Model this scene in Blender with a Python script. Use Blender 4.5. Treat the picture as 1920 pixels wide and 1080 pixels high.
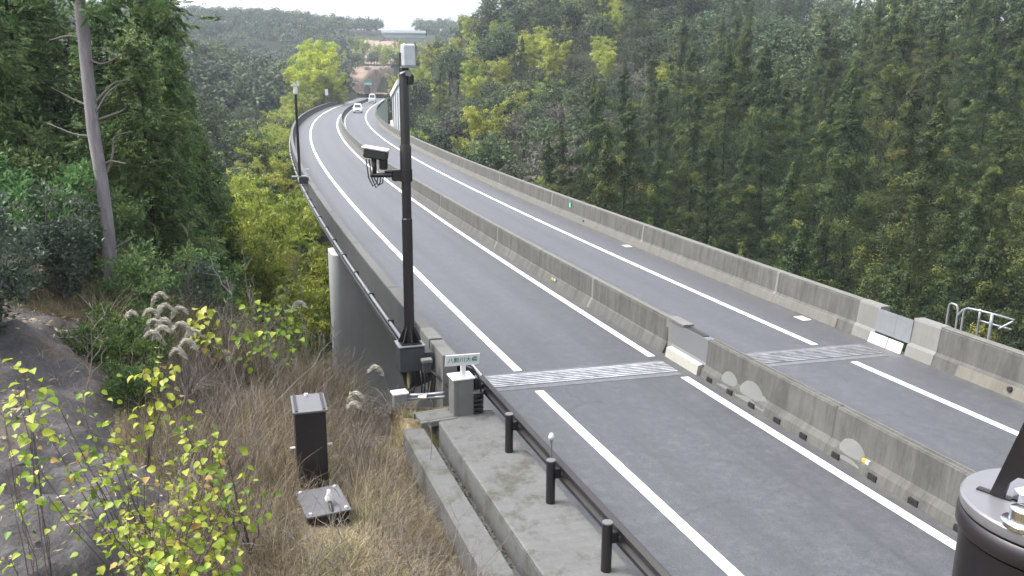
import bpy, math, random
import numpy as np
from mathutils import Vector, Matrix

SC = bpy.context.scene
COL = SC.collection
for o in list(bpy.data.objects):
    bpy.data.objects.remove(o, do_unlink=True)
R_ = math.radians

# ------------------------------------------------------------------ camera
PITCH, ROLL, YAW, FPX = 0.24067, 0.00766, 0.33198, 1600.07
CAM = np.array([-6.08686, -16.58373, 6.39959])
_fw = np.array([math.sin(YAW)*math.cos(PITCH), math.cos(YAW)*math.cos(PITCH), -math.sin(PITCH)])
_r0 = np.array([math.cos(YAW), -math.sin(YAW), 0.0]); _u0 = np.cross(_r0, _fw)
_rt = _r0*math.cos(ROLL)+_u0*math.sin(ROLL); _up = -_r0*math.sin(ROLL)+_u0*math.cos(ROLL)
cd = bpy.data.cameras.new('camera'); cam = bpy.data.objects.new('camera', cd); COL.objects.link(cam)
cd.sensor_width = 36.0; cd.lens = FPX/1920*36.0; cd.clip_start = 0.05; cd.clip_end = 12000
cam.matrix_world = Matrix([[_rt[i], _up[i], -_fw[i], CAM[i]] for i in range(3)]+[[0, 0, 0, 1]])
SC.camera = cam

# ------------------------------------------------------------------ sky, sun, exposure
SUN_EL, SUN_AZ = R_(56), R_(-72)      # soft overcast sun, high on the left
w = bpy.data.worlds.new('World'); SC.world = w; w.use_nodes = True
nt = w.node_tree; nt.nodes.clear()
sky = nt.nodes.new('ShaderNodeTexSky'); sky.sky_type = 'NISHITA'; sky.sun_disc = False
sky.sun_elevation = SUN_EL; sky.sun_rotation = SUN_AZ
sky.air_density = 1.0; sky.dust_density = 6.0; sky.ozone_density = 1.0; sky.altitude = 200
hs = nt.nodes.new('ShaderNodeHueSaturation'); hs.inputs['Saturation'].default_value = 0.3; hs.inputs['Value'].default_value = 1.1
bg = nt.nodes.new('ShaderNodeBackground'); bg.inputs['Strength'].default_value = 0.15
ow = nt.nodes.new('ShaderNodeOutputWorld')
nt.links.new(sky.outputs[0], hs.inputs['Color']); nt.links.new(hs.outputs[0], bg.inputs[0]); nt.links.new(bg.outputs[0], ow.inputs[0])
sl = bpy.data.lights.new('sun', 'SUN'); sl.energy = 1.2; sl.angle = R_(30); sl.color = (1, .965, .91)
so = bpy.data.objects.new('sun', sl); COL.objects.link(so)
_d = Vector((math.sin(SUN_AZ)*math.cos(SUN_EL), math.cos(SUN_AZ)*math.cos(SUN_EL), math.sin(SUN_EL)))
so.rotation_euler = _d.to_track_quat('Z', 'Y').to_euler(); so.location = (0, 0, 120)
SC.view_settings.view_transform = 'Standard'; SC.view_settings.look = 'None'
SC.view_settings.gamma = 1; SC.view_settings.exposure = 1.7
try: SC.view_settings.use_curve_mapping = False
except Exception: pass

# ------------------------------------------------------------------ road alignment
SA = np.arange(-70, 460, 0.5)
def _theta(s):
    t = np.clip(s, -70, 300)/100
    th = 0.11433*t+0.01248*t**2-0.00934*t**3
    return th+np.clip(s-318, 0, None)/110.0
TH = _theta(SA)
XA = np.concatenate([[0], np.cumsum(np.sin((TH[1:]+TH[:-1])/2)*0.5)]); YA = np.concatenate([[0], np.cumsum(np.cos((TH[1:]+TH[:-1])/2)*0.5)])
_i0 = 140; XA = XA-XA[_i0]; YA = YA-YA[_i0]
def roadz(s, u=0): return -0.00233*s-0.05663*(s/100)**2-0.02423*u
def pos(s, u, h=0):
    s = np.asarray(s, float); t = np.interp(s, SA, TH)
    return np.stack([np.interp(s, SA, XA)+u*np.cos(t), np.interp(s, SA, YA)-u*np.sin(t), roadz(s, u)+h], -1)
def heading(s): return float(np.interp(s, SA, TH))
def su_of(x, y):
    x = np.ravel(x); y = np.ravel(y); S = np.empty(len(x)); U = np.empty(len(x))
    for a in range(0, len(x), 4000):
        dx = x[a:a+4000, None]-XA[None]; dy = y[a:a+4000, None]-YA[None]
        i = np.argmin(dx*dx+dy*dy, 1); n = np.arange(len(i)); t = TH[i]
        S[a:a+4000] = SA[i]+dx[n, i]*np.sin(t)+dy[n, i]*np.cos(t); U[a:a+4000] = dx[n, i]*np.cos(t)-dy[n, i]*np.sin(t)
    return S, U
def az_of(px): return YAW+math.atan((px-960)/FPX)
def polar(px, d):                       # a bearing and a distance from the camera give a place on the ground
    a = az_of(px); return CAM[0]+d*math.sin(a), CAM[1]+d*math.cos(a)
def at(px, py, depth):
    return CAM+depth*(_fw+_rt*(px-960)/FPX+_up*(540-py)/FPX)

# ------------------------------------------------------------------ object helpers
def tag(o, label=None, cat=None, group=None, kind=None):
    if label: o['label'] = label
    if cat: o['category'] = cat
    if group: o['group'] = group
    if kind: o['kind'] = kind
    return o
def thing(name, label, cat, loc=(0, 0, 0), rz=0.0, group=None):
    o = bpy.data.objects.new(name, None); COL.objects.link(o); o.location = loc; o.rotation_euler = (0, 0, rz)
    o.empty_display_size = .3
    return tag(o, label, cat, group)
def dup(root, name=None):
    r = root.copy(); COL.objects.link(r)
    for ch in list(root.children):
        c = ch.copy(); COL.objects.link(c); c.parent = r
        for g in list(ch.children):
            d = g.copy(); COL.objects.link(d); d.parent = c
    return r
class MB:
    """collects shapes into one mesh"""
    def __init__(self): self.v = []; self.f = []; self.uv = []; self.n = 0; self.tone = []
    def add(self, V, F, UV=None, tone=0.5):
        V = np.asarray(V, float).reshape(-1, 3)
        F = [tuple(int(i)+self.n for i in f) for f in F]
        self.v.append(V); self.f += F; self.n += len(V); self.uv += list(UV) if UV is not None else [(float(p[0]), float(p[2])) for p in V]
        self.tone += [tone]*len(V)
        return self
    def box(self, c, size, M=None, bevel=0.0, tone=.5):
        x, y, z = [s/2 for s in size]; b = min(bevel, x*.9, y*.9, z*.9)
        if b <= 0:
            V = np.array([(i*x, j*y, k*z) for k in (-1, 1) for j in (-1, 1) for i in (-1, 1)])
            F = [(0, 2, 3, 1), (4, 5, 7, 6), (0, 1, 5, 4), (2, 6, 7, 3), (0, 4, 6, 2), (1, 3, 7, 5)]
        else:
            def ring(xx, yy, zz, c):
                return [(-xx+c, -yy, zz), (xx-c, -yy, zz), (xx, -yy+c, zz), (xx, yy-c, zz), (xx-c, yy, zz), (-xx+c, yy, zz), (-xx, yy-c, zz), (-xx, -yy+c, zz)]
            V = np.array(ring(x-b, y-b, -z, b*.5)+ring(x, y, -z+b, b)+ring(x, y, z-b, b)+ring(x-b, y-b, z, b*.5))
            F = [tuple(range(7, -1, -1)), tuple(range(24, 32))]
            for r in range(3):
                for i in range(8): F.append((r*8+i, r*8+(i+1) % 8, r*8+8+(i+1) % 8, r*8+8+i))
        if M is not None: V = V@np.array(M.to_3x3()).T if isinstance(M, Matrix) else V@np.asarray(M).T
        return self.add(V+np.array(c), F, tone=tone)
    def tube(self, pts, r, n=10, caps=True, tone=.5):
        P = np.asarray(pts, float); r = np.full(len(P), r, float) if np.isscalar(r) else np.asarray(r, float)
        T = np.gradient(P, axis=0); T /= np.linalg.norm(T, axis=1)[:, None]+1e-12
        a = np.array([0, 0, 1.0]) if abs(T[0][2]) < .9 else np.array([1.0, 0, 0])
        V = []; N = np.cross(T[0], a); N /= np.linalg.norm(N)
        for i in range(len(P)):
            N = N-T[i]*(N@T[i]); N /= np.linalg.norm(N)+1e-12; B = np.cross(T[i], N)
            for k in range(n):
                q = 2*math.pi*k/n; V.append(P[i]+r[i]*(math.cos(q)*N+math.sin(q)*B))
        F = [(i*n+k, i*n+(k+1) % n, (i+1)*n+(k+1) % n, (i+1)*n+k) for i in range(len(P)-1) for k in range(n)]
        if caps: F += [tuple(range(n-1, -1, -1)), tuple((len(P)-1)*n+k for k in range(n))]
        return self.add(V, F, tone=tone)
    def lathe(self, prof, c=(0, 0, 0), n=24, caps=True):
        V = [(rr*math.cos(2*math.pi*k/n)+c[0], rr*math.sin(2*math.pi*k/n)+c[1], zz+c[2]) for rr, zz in prof for k in range(n)]
        F = [(i*n+k, i*n+(k+1) % n, (i+1)*n+(k+1) % n, (i+1)*n+k) for i in range(len(prof)-1) for k in range(n)]
        if caps: F += [tuple(range(n-1, -1, -1)), tuple((len(prof)-1)*n+k for k in range(n))]
        return self.add(V, F)
    def prism(self, poly, axis_x, axis_y, origin, thick):
        ax = np.asarray(axis_x, float); ay = np.asarray(axis_y, float); nz = np.cross(ax, ay); o = np.asarray(origin, float); n = len(poly)
        V = [o+p[0]*ax+p[1]*ay-nz*thick/2 for p in poly]+[o+p[0]*ax+p[1]*ay+nz*thick/2 for p in poly]
        F = [tuple(range(n-1, -1, -1)), tuple(range(n, 2*n))]+[(i, (i+1) % n, n+(i+1) % n, n+i) for i in range(n)]
        return self.add(V, F)
    def sweep(self, prof, ss, closed=True, caps=True, cut=None):
        """profile of (u, h) carried along the road"""
        n = len(prof); V = []; UV = []; F = []
        pl = np.concatenate([[0], np.cumsum(np.linalg.norm(np.diff(np.array(prof+[prof[0]]), axis=0), axis=1))])
        for s in ss:
            for j, (u, h) in enumerate(prof): V.append(pos(s, u, h)); UV.append((s, h))
        m = n if closed else n-1
        for i in range(len(ss)-1):
            for j in range(m): F.append((i*n+j, i*n+(j+1) % n, (i+1)*n+(j+1) % n, (i+1)*n+j))
        if closed and caps: F += [tuple(range(n-1, -1, -1)), tuple((len(ss)-1)*n+j for j in range(n))]
        return self.add(V, F, UV)
    def mesh(self, name, mats, smooth=False, angle=None):
        me = bpy.data.meshes.new(name); V = np.concatenate(self.v) if self.v else np.zeros((0, 3))
        me.from_pydata([tuple(p) for p in V], [], self.f)
        uv = me.uv_layers.new(name='UVMap'); li = np.empty(len(me.loops), np.int32); me.loops.foreach_get('vertex_index', li)
        uv.data.foreach_set('uv', np.array(self.uv, np.float32)[li].ravel())
        at_ = me.attributes.new('tone', 'FLOAT', 'POINT'); at_.data.foreach_set('value', np.array(self.tone, np.float32))
        for m in (mats if isinstance(mats, (list, tuple)) else [mats]): me.materials.append(m)
        me.update()
        if smooth:
            me.polygons.foreach_set('use_smooth', [True]*len(me.polygons))
            if angle:
                try: me.set_sharp_from_angle(angle=R_(angle))
                except Exception: pass
        return me
    def obj(self, name, mats, parent=None, smooth=False, angle=None, recalc=True):
        me = self.mesh(name, mats, smooth, angle)
        if recalc:
            import bmesh
            bm = bmesh.new(); bm.from_mesh(me); bmesh.ops.recalc_face_normals(bm, faces=bm.faces[:]); bm.to_mesh(me); bm.free()
        return link(name, me, parent)
def link(name, me, parent=None):
    o = bpy.data.objects.new(name, me); COL.objects.link(o)
    if parent is not None: o.parent = parent
    return o
def quadmesh(name, V, Q, tone, mat, smooth=False):
    """fast mesh from numpy: V (n,3), Q (m,4)"""
    me = bpy.data.meshes.new(name); n, m = len(V), len(Q)
    me.vertices.add(n); me.vertices.foreach_set('co', np.asarray(V, np.float32).ravel())
    me.loops.add(m*4); me.loops.foreach_set('vertex_index', np.asarray(Q, np.int32).ravel())
    me.polygons.add(m); me.polygons.foreach_set('loop_start', np.arange(0, m*4, 4, dtype=np.int32))
    try: me.polygons.foreach_set('loop_total', np.full(m, 4, np.int32))
    except Exception: pass
    a = me.attributes.new('tone', 'FLOAT', 'POINT'); a.data.foreach_set('value', np.asarray(tone, np.float32))
    me.materials.append(mat); me.update(calc_edges=True)
    if smooth: me.polygons.foreach_set('use_smooth', [True]*m)
    return me

# ------------------------------------------------------------------ materials
def mat(name):
    m = bpy.data.materials.new(name); m.use_nodes = True
    n = m.node_tree; b = n.nodes['Principled BSDF']
    return m, n, b
def N(n, typ, **kw):
    x = n.nodes.new(typ)
    for k, v in kw.items(): setattr(x, k, v)
    return x
def lk(n, a, b): n.links.new(a, b)
def noise(n, vec, scale, detail=5, rough=.6, dist=0):
    x = N(n, 'ShaderNodeTexNoise'); x.inputs['Scale'].default_value = scale; x.inputs['Detail'].default_value = detail
    x.inputs['Roughness'].default_value = rough; x.inputs['Distortion'].default_value = dist
    if vec is not None: lk(n, vec, x.inputs['Vector'])
    return x.outputs['Fac']
def ramp(n, fac, stops):
    r = N(n, 'ShaderNodeValToRGB'); e = r.color_ramp.elements
    while len(e) < len(stops): e.new(.5)
    for i, (p, c) in enumerate(stops): e[i].position = p; e[i].color = (*c, 1) if len(c) == 3 else c
    lk(n, fac, r.inputs[0]); return r.outputs[0]
def mixc(n, fac, a, b, mode='MIX'):
    x = N(n, 'ShaderNodeMix', data_type='RGBA', blend_type=mode)
    if isinstance(fac, (int, float)): x.inputs[0].default_value = fac
    else: lk(n, fac, x.inputs[0])
    for v, i in ((a, 6), (b, 7)):
        if isinstance(v, tuple): x.inputs[i].default_value = (*v, 1)
        else: lk(n, v, x.inputs[i])
    return x.outputs[2]
def mapping(n, vec, scale=(1, 1, 1), loc=(0, 0, 0)):
    x = N(n, 'ShaderNodeMapping'); x.inputs['Scale'].default_value = scale; x.inputs['Location'].default_value = loc
    lk(n, vec, x.inputs['Vector']); return x.outputs[0]
def bump(n, b, h, strength=.3, dist=.02):
    x = N(n, 'ShaderNodeBump'); x.inputs['Strength'].default_value = strength; x.inputs['Distance'].default_value = dist
    lk(n, h, x.inputs['Height']); lk(n, x.outputs[0], b.inputs['Normal'])
def mathn(n, op, a, b=None, clamp=False):
    x = N(n, 'ShaderNodeMath', operation=op, use_clamp=clamp)
    for i, v in enumerate((a, b)):
        if v is None: continue
        if isinstance(v, (int, float)): x.inputs[i].default_value = v
        else: lk(n, v, x.inputs[i])
    return x.outputs[0]
def plain(name, col, rough=.6, metal=0.0, var=.25, scale=6.0, spec=.5, bmp=.0):
    m, n, b = mat(name); g = N(n, 'ShaderNodeNewGeometry').outputs['Position']
    f = noise(n, g, scale, 6, .65); f2 = noise(n, g, scale*9, 3, .6)
    c = ramp(n, mathn(n, 'ADD', mathn(n, 'MULTIPLY', f, .7), mathn(n, 'MULTIPLY', f2, .3)), [(.3, tuple(x*(1-var) for x in col)), (.7, tuple(min(1, x*(1+var)) for x in col))])
    lk(n, c, b.inputs['Base Color']); b.inputs['Roughness'].default_value = rough; b.inputs['Metallic'].default_value = metal
    b.inputs['Specular IOR Level'].default_value = spec
    if bmp: bump(n, b, f2, bmp, .01)
    return m
def concrete(name, base, dark, streak=.6, speck=.35, scale=1.0, moss=0.0, mosscol=(.05, .06, .03)):
    """weathered concrete: uv is (distance along the wall, height)"""
    m, n, b = mat(name); uv = N(n, 'ShaderNodeUVMap').outputs[0]; g = N(n, 'ShaderNodeNewGeometry').outputs['Position']
    big = noise(n, g, .45*scale, 6, .65, .4); mid = noise(n, g, 3.2*scale, 6, .7); fine = noise(n, g, 60, 4, .7)
    st = noise(n, mapping(n, uv, (5.0, .45, 1)), 1.0, 8, .8, .35); st2 = noise(n, mapping(n, uv, (1.6, .35, 1), (7, 3, 0)), 1.0, 5, .7)
    c = mixc(n, mathn(n, 'MULTIPLY', ramp(n, big, [(.35, (0, 0, 0)), (.68, (1, 1, 1))]), .55), base, tuple((a*.55+d*.45) for a, d in zip(base, dark)))
    c = mixc(n, mathn(n, 'MULTIPLY', ramp(n, st, [(.44, (0, 0, 0)), (.72, (1, 1, 1))]), streak), c, dark)
    c = mixc(n, mathn(n, 'MULTIPLY', ramp(n, st2, [(.5, (0, 0, 0)), (.68, (1, 1, 1))]), streak*.7), c, dark)
    c = mixc(n, mathn(n, 'MULTIPLY', ramp(n, mid, [(.5, (0, 0, 0)), (.75, (1, 1, 1))]), speck), c, tuple(min(1, x*1.35) for x in base))
    c = mixc(n, mathn(n, 'MULTIPLY', ramp(n, fine, [(.4, (0, 0, 0)), (.75, (1, 1, 1))]), .35), c, tuple(x*.55 for x in base))
    if moss: c = mixc(n, mathn(n, 'MULTIPLY', ramp(n, noise(n, g, 1.7, 8, .75), [(.5, (0, 0, 0)), (.62, (1, 1, 1))]), moss), c, mosscol)
    lk(n, c, b.inputs['Base Color']); b.inputs['Roughness'].default_value = .88; b.inputs['Specular IOR Level'].default_value = .25
    bump(n, b, mathn(n, 'ADD', fine, mid), .25, .01)
    return m
def leafmat(name, stops, trans=.3, hue=.03, val=.3, rough=.55):
    m, n, b = mat(name)
    t = N(n, 'ShaderNodeAttribute', attribute_name='tone').outputs['Fac']; oi = N(n, 'ShaderNodeObjectInfo')
    c = ramp(n, t, stops)
    h = N(n, 'ShaderNodeHueSaturation'); lk(n, c, h.inputs['Color'])
    lk(n, mathn(n, 'ADD', mathn(n, 'MULTIPLY', oi.outputs['Random'], hue), .5-hue/2), h.inputs['Hue'])
    r2 = mathn(n, 'FRACT', mathn(n, 'MULTIPLY', oi.outputs['Random'], 7.31))
    lk(n, mathn(n, 'ADD', mathn(n, 'MULTIPLY', r2, val*2), 1-val), h.inputs['Value'])
    lk(n, h.outputs[0], b.inputs['Base Color']); b.inputs['Roughness'].default_value = rough; b.inputs['Specular IOR Level'].default_value = .25
    tr = N(n, 'ShaderNodeBsdfTranslucent'); lk(n, h.outputs[0], tr.inputs[0])
    mx = N(n, 'ShaderNodeMixShader'); mx.inputs[0].default_value = trans
    lk(n, b.outputs[0], mx.inputs[1]); lk(n, tr.outputs[0], mx.inputs[2]); lk(n, mx.outputs[0], n.nodes['Material Output'].inputs['Surface'])
    return m
def bark(name, a, b_, scale=1.0):
    m, n, b = mat(name); tc = N(n, 'ShaderNodeTexCoord').outputs['Object']
    f = noise(n, mapping(n, tc, (14*scale, 14*scale, 1.6*scale)), 1.0, 6, .7); f2 = noise(n, tc, 1.1, 4)
    c = ramp(n, mathn(n, 'ADD', mathn(n, 'MULTIPLY', f, .7), mathn(n, 'MULTIPLY', f2, .3)), [(.33, a), (.66, b_)])
    lk(n, c, b.inputs['Base Color']); b.inputs['Roughness'].default_value = .9; b.inputs['Specular IOR Level'].default_value = .15
    bump(n, b, f, .5, .02); return m
M = {}
def asphalt():
    m, n, b = mat('asphalt'); g = N(n, 'ShaderNodeNewGeometry').outputs['Position']; uv = N(n, 'ShaderNodeUVMap').outputs[0]
    fine = noise(n, g, 38, 4, .8); grain = noise(n, g, 130, 2, .7); big = noise(n, g, .35, 6, .65, .6)
    sep = N(n, 'ShaderNodeSeparateXYZ'); lk(n, uv, sep.inputs[0]); uu = sep.outputs[1]
    wob = mathn(n, 'MULTIPLY', mathn(n, 'SUBTRACT', noise(n, mapping(n, uv, (.08, .3, 1)), 1.0, 4), .5), .5); tr = None
    for w0 in (1.0, 2.5, 5.64, 7.14):
        k = mathn(n, 'SUBTRACT', 1.0, mathn(n, 'DIVIDE', mathn(n, 'ABSOLUTE', mathn(n, 'SUBTRACT', mathn(n, 'ADD', uu, wob), w0)), .42), True); tr = k if tr is None else mathn(n, 'MAXIMUM', tr, k)
    ed = None
    for e0 in (-1.5, 3.85, 4.42, 9.7):
        k = mathn(n, 'SUBTRACT', 1.0, mathn(n, 'DIVIDE', mathn(n, 'ABSOLUTE', mathn(n, 'SUBTRACT', mathn(n, 'ADD', uu, wob), e0)), .38), True); ed = k if ed is None else mathn(n, 'MAXIMUM', ed, k)
    lane = noise(n, mapping(n, uv, (.05, 1.5, 1)), 1.0, 3, .6); lane2 = noise(n, mapping(n, uv, (.012, 4.5, 1), (3, 9, 0)), 1.0, 3, .6)
    c = ramp(n, mathn(n, 'ADD', mathn(n, 'MULTIPLY', fine, .5), mathn(n, 'MULTIPLY', grain, .5)), [(.33, (.020, .022, .027)), (.5, (.048, .051, .059)), (.66, (.12, .123, .13))])
    mid = noise(n, g, 4.5, 6, .75, .3); blot = noise(n, g, 1.2, 7, .7, .8)
    c = mixc(n, mathn(n, 'MULTIPLY', ramp(n, mid, [(.48, (0, 0, 0)), (.62, (1, 1, 1))]), .5), c, (.098, .1, .107))
    c = mixc(n, mathn(n, 'MULTIPLY', ramp(n, blot, [(.5, (0, 0, 0)), (.62, (1, 1, 1))]), .35), c, (.036, .038, .043))
    c = mixc(n, mathn(n, 'MULTIPLY', ramp(n, big, [(.35, (0, 0, 0)), (.7, (1, 1, 1))]), .4), c, (.052, .055, .061))
    c = mixc(n, mathn(n, 'MULTIPLY', ramp(n, lane, [(.4, (0, 0, 0)), (.7, (1, 1, 1))]), .35), c, (.082, .085, .093))
    c = mixc(n, mathn(n, 'MULTIPLY', ramp(n, lane2, [(.52, (0, 0, 0)), (.7, (1, 1, 1))]), .3), c, (.036, .038, .042))
    c = mixc(n, mathn(n, 'MULTIPLY', tr, mathn(n, 'MULTIPLY', noise(n, mapping(n, uv, (.3, 2.0, 1), (5, 5, 0)), 1.0, 6, .7), .6)), c, (.034, .036, .041))
    c = mixc(n, mathn(n, 'MULTIPLY', ed, ramp(n, noise(n, g, 3.5, 7, .75), [(.42, (0, 0, 0)), (.62, (.75, .75, .75))])), c, (.10, .095, .085))
    crk = N(n, 'ShaderNodeTexVoronoi', feature='DISTANCE_TO_EDGE'); crk.inputs['Scale'].default_value = .22; dv = N(n, 'ShaderNodeVectorMath', operation='ADD'); nz = N(n, 'ShaderNodeTexNoise'); nz.inputs['Scale'].default_value = 1.1; nz.inputs['Detail'].default_value = 6; lk(n, g, nz.inputs['Vector']); lk(n, g, dv.inputs[0]); lk(n, nz.outputs['Color'], dv.inputs[1]); lk(n, dv.outputs[0], crk.inputs['Vector'])
    c = mixc(n, mathn(n, 'MULTIPLY', ramp(n, crk.outputs['Distance'], [(0, (1, 1, 1)), (.006, (0, 0, 0))]), mathn(n, 'MULTIPLY', ramp(n, big, [(.5, (0, 0, 0)), (.6, (1, 1, 1))]), .55)), c, (.02, .02, .022))
    lk(n, c, b.inputs['Base Color']); b.inputs['Roughness'].default_value = .5; b.inputs['Specular IOR Level'].default_value = .45
    bump(n, b, mathn(n, 'ADD', fine, grain), .35, .01); return m
M['asphalt'] = asphalt()
def paint():
    m, n, b = mat('road_paint'); g = N(n, 'ShaderNodeNewGeometry').outputs['Position']
    f = noise(n, g, 9, 8, .75); c = ramp(n, f, [(.28, (.3, .31, .32)), (.42, (.6, .6, .6))])
    c = mixc(n, mathn(n, 'MULTIPLY', noise(n, g, 70, 3, .8), .3), c, (.42, .42, .43))
    lk(n, c, b.inputs['Base Color']); b.inputs['Roughness'].default_value = .55; return m
M['paint'] = paint()
M['conc'] = concrete('parapet_concrete', (.104, .103, .096), (.036, .035, .032), .85, .35)
M['conc_outer'] = concrete('outer_concrete', (.075, .078, .08), (.028, .03, .031), .7, .2)
M['conc_top'] = concrete('coping_concrete', (.14, .138, .127), (.07, .069, .063), .5, .4)
M['conc_new'] = concrete('new_concrete', (.17, .17, .16), (.105, .105, .1), .4, .25)
M['conc_pier'] = concrete('pier_concrete', (.62, .64, .65), (.46, .48, .49), .35, .2, .6)
M['conc_walk'] = concrete('walk_concrete', (.118, .121, .12), (.055, .056, .053), .3, .5, 2.0, .75, (.05, .05, .036))
M['conc_patch'] = concrete('patch_mortar', (.138, .142, .138), (.105, .107, .105), .3, .3)
M['white'] = plain('white_paint', (.6, .6, .6), .5, 0, .06)
M['base_plate'] = plain('worn_white_plate', (.46, .46, .45), .6, 0, .15)
M['cream'] = plain('cream_block', (.3, .295, .26), .7, 0, .12)
M['steel'] = plain('galvanised_steel', (.22, .235, .25), .42, .4, .12)
M['steel_matt'] = plain('grey_cover_plate', (.118, .123, .13), .6, 0, .06, 2)
M['dark'] = plain('dark_brown_paint', (.0115, .0095, .0105), .4, 0, .15)
M['darktop'] = plain('dark_grey_lid', (.1, .1, .108), .5, 0, .08)
M['black'] = plain('black_rubber', (.012, .012, .013), .5)
M['bracket'] = plain('blue_grey_steel', (.04, .045, .052), .5, .2, .15)
M['boxgrey'] = plain('grey_cabinet', (.12, .12, .115), .5, 0, .1)
M['green'] = plain('sign_green', (.0, .2, .12), .5, 0, .05)
M['farsign'] = plain('sign_teal', (.06, .24, .2), .5, 0, .05)
M['amber'] = plain('amber_reflector', (.7, .3, .03), .3, 0, .05)
M['mint'] = plain('mint_reflector', (.35, .75, .6), .3, 0, .05)
M['glass'] = plain('car_glass', (.03, .035, .04), .12, 0, .05)
M['carwhite'] = plain('car_paint', (.82, .82, .82), .25, 0, .02)
M['lamp'] = plain('headlight', (.75, .78, .8), .15, 0, .05)
M['chrome'] = plain('bright_steel', (.75, .75, .78), .15, 1.0, .03)
M['dark_sheet'] = plain('dark_green_sheet', (.012, .03, .022), .8, 0, .4, 3)
# ------------------------------------------------------------------ terrain
CP = []
def cp(px, d, z): x, y = polar(px, d); CP.append((x, y, z))
for t in [(1900, 30, -17), (1900, 55, -12), (1900, 85, -4), (1900, 130, 8), (1900, 175, 18), (1900, 300, 25), (2300, 40, -14), (2300, 90, 0), (2300, 160, 16), (2700, 60, -8), (2700, 140, 10),
          (1700, 30, -17), (1700, 75, -8), (1700, 140, 9), (1700, 180, 14), (1500, 30, -17), (1500, 60, -13), (1500, 95, -6), (1500, 145, 3.0), (1500, 200, -3), (1500, 420, -4),
          (1300, 40, -17), (1300, 90, -7), (1300, 150, 6), (1300, 200, 18), (1300, 320, 22), (1150, 32, -18), (1150, 70, -12), (1150, 110, -6), (1150, 150, 0), (1150, 200, 14), (1150, 260, 26), (1150, 400, 26),
          (1020, 60, -14), (1020, 120, -3), (1020, 190, 12), (1020, 260, 24),
          (900, 40, -19), (900, 70, -13), (900, 95, -7), (900, 125, -3), (900, 180, 5), (900, 230, 17), (900, 300, 25), (900, 500, 20),
          (800, 130, -8), (800, 190, -3), (800, 240, 4), (800, 300, 9), (800, 420, 12), (760, 260, -1), (760, 330, 4), (770, 460, 10), (740, 360, 8),
          (690, 395, 9), (690, 450, 16), (640, 380, 8), (620, 300, -1), (600, 260, 0), (600, 340, 7), (540, 260, 0),
          (660, 620, 34), (740, 480, 24), (700, 560, 30), (560, 600, 40), (480, 550, 33), (480, 450, 10), (480, 350, -6), (400, 480, 22), (400, 620, 40), (250, 500, 30), (100, 300, 22), (-200, 300, 22),
          (560, 200, -7), (480, 150, -9), (500, 110, -11), (450, 55, -11), (560, 90, -14), (420, 100, -10), (380, 160, -4), (300, 120, 0), (300, 250, 10),
          (300, 25, -1.6), (300, 40, -7), (380, 32, -5), (200, 30, 0.6), (100, 25, 2.3), (100, 45, 1), (0, 20, 3.3), (0, 45, 4), (0, 100, 9), (-300, 25, 5), (-300, 60, 9), (-600, 30, 6),
          (840, 900, 50), (1100, 900, 70), (700, 900, 50), (300, 900, 60), (-300, 900, 60), (1600, 900, 60), (2200, 900, 60)]: cp(*t)
CP += [(-6, -16.6, .5), (-6, -24, .3), (-9, -20, 1.4), (-14, -18, 3.2), (0, -60, .2), (6, -60, .1), (-20, -60, 4), (40, -60, -6), (60, -40, -8), (17, -24, -4), (15, -12, -9), (19, -4, -15), (24, 4, -18),
       (-3.2, -8, -.05), (-4.2, -6, .02), (-4.5, -2, -.15), (-3.6, -.6, -.5), (-5.2, 2.5, -.45), (-4.6, 5, -1.3), (-3.3, 4, -2.0), (-6, 6, -.9), (-6.2, 8.5, -2.2), (-7, -8, .55), (-7.2, -3, .45), (-8.3, 3.3, 1.35), (-7.0, 1, .35),
       (-9, -1.6, 1.75), (-10.1, 1.2, 2.25), (-7.9, -7.5, 1.35), (-8.3, -11, 1.5), (-13, -5, 3.4), (-14, 4, 3.2), (-8.5, 9, .6), (-5, 12, -6), (-3.5, 20, -12)]
for s, u, z in [(8, 4, -9), (20, 5, -17), (40, 0, -19), (60, 6, -20), (90, -4, -17), (90, 12, -16), (120, 4, -15), (150, 14, -10), (150, -8, -14), (180, 4, -11), (210, 4, -7), (235, 4, -3.5), (262, 4, -1.4), (300, 4, -1.6), (300, -9, -.5), (330, 4, -1.8), (250, -9, -2), (250, 16, -2.5), (300, 16, -1), (340, 16, 3), (350, -8, 3)]:
    q = pos(s, u); CP.append((q[0], q[1], z))
for a in range(0, 360, 30): CP.append((CAM[0]+2600*math.sin(R_(a)), CAM[1]+2600*math.cos(R_(a)), 60)); CP.append((CAM[0]+6000*math.sin(R_(a)), CAM[1]+6000*math.cos(R_(a)), 40))
for a in range(100, 280, 30): CP.append((CAM[0]+200*math.sin(R_(a)), CAM[1]+200*math.cos(R_(a)), 5))
CP = np.array(CP); _n = len(CP)
_K = np.linalg.norm(CP[:, None, :2]-CP[None, :, :2], axis=2)
_A = np.zeros((_n+3, _n+3)); _A[:_n, :_n] = _K-np.eye(_n)*.6; _A[:_n, _n] = 1; _A[:_n, _n+1:] = CP[:, :2]; _A[_n:, :_n] = _A[:_n, _n:].T
_W = np.linalg.solve(_A, np.concatenate([CP[:, 2], [0, 0, 0]]))
def sstep(a, b, x): t = np.clip((x-a)/(b-a), 0, 1); return t*t*(3-2*t)
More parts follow.
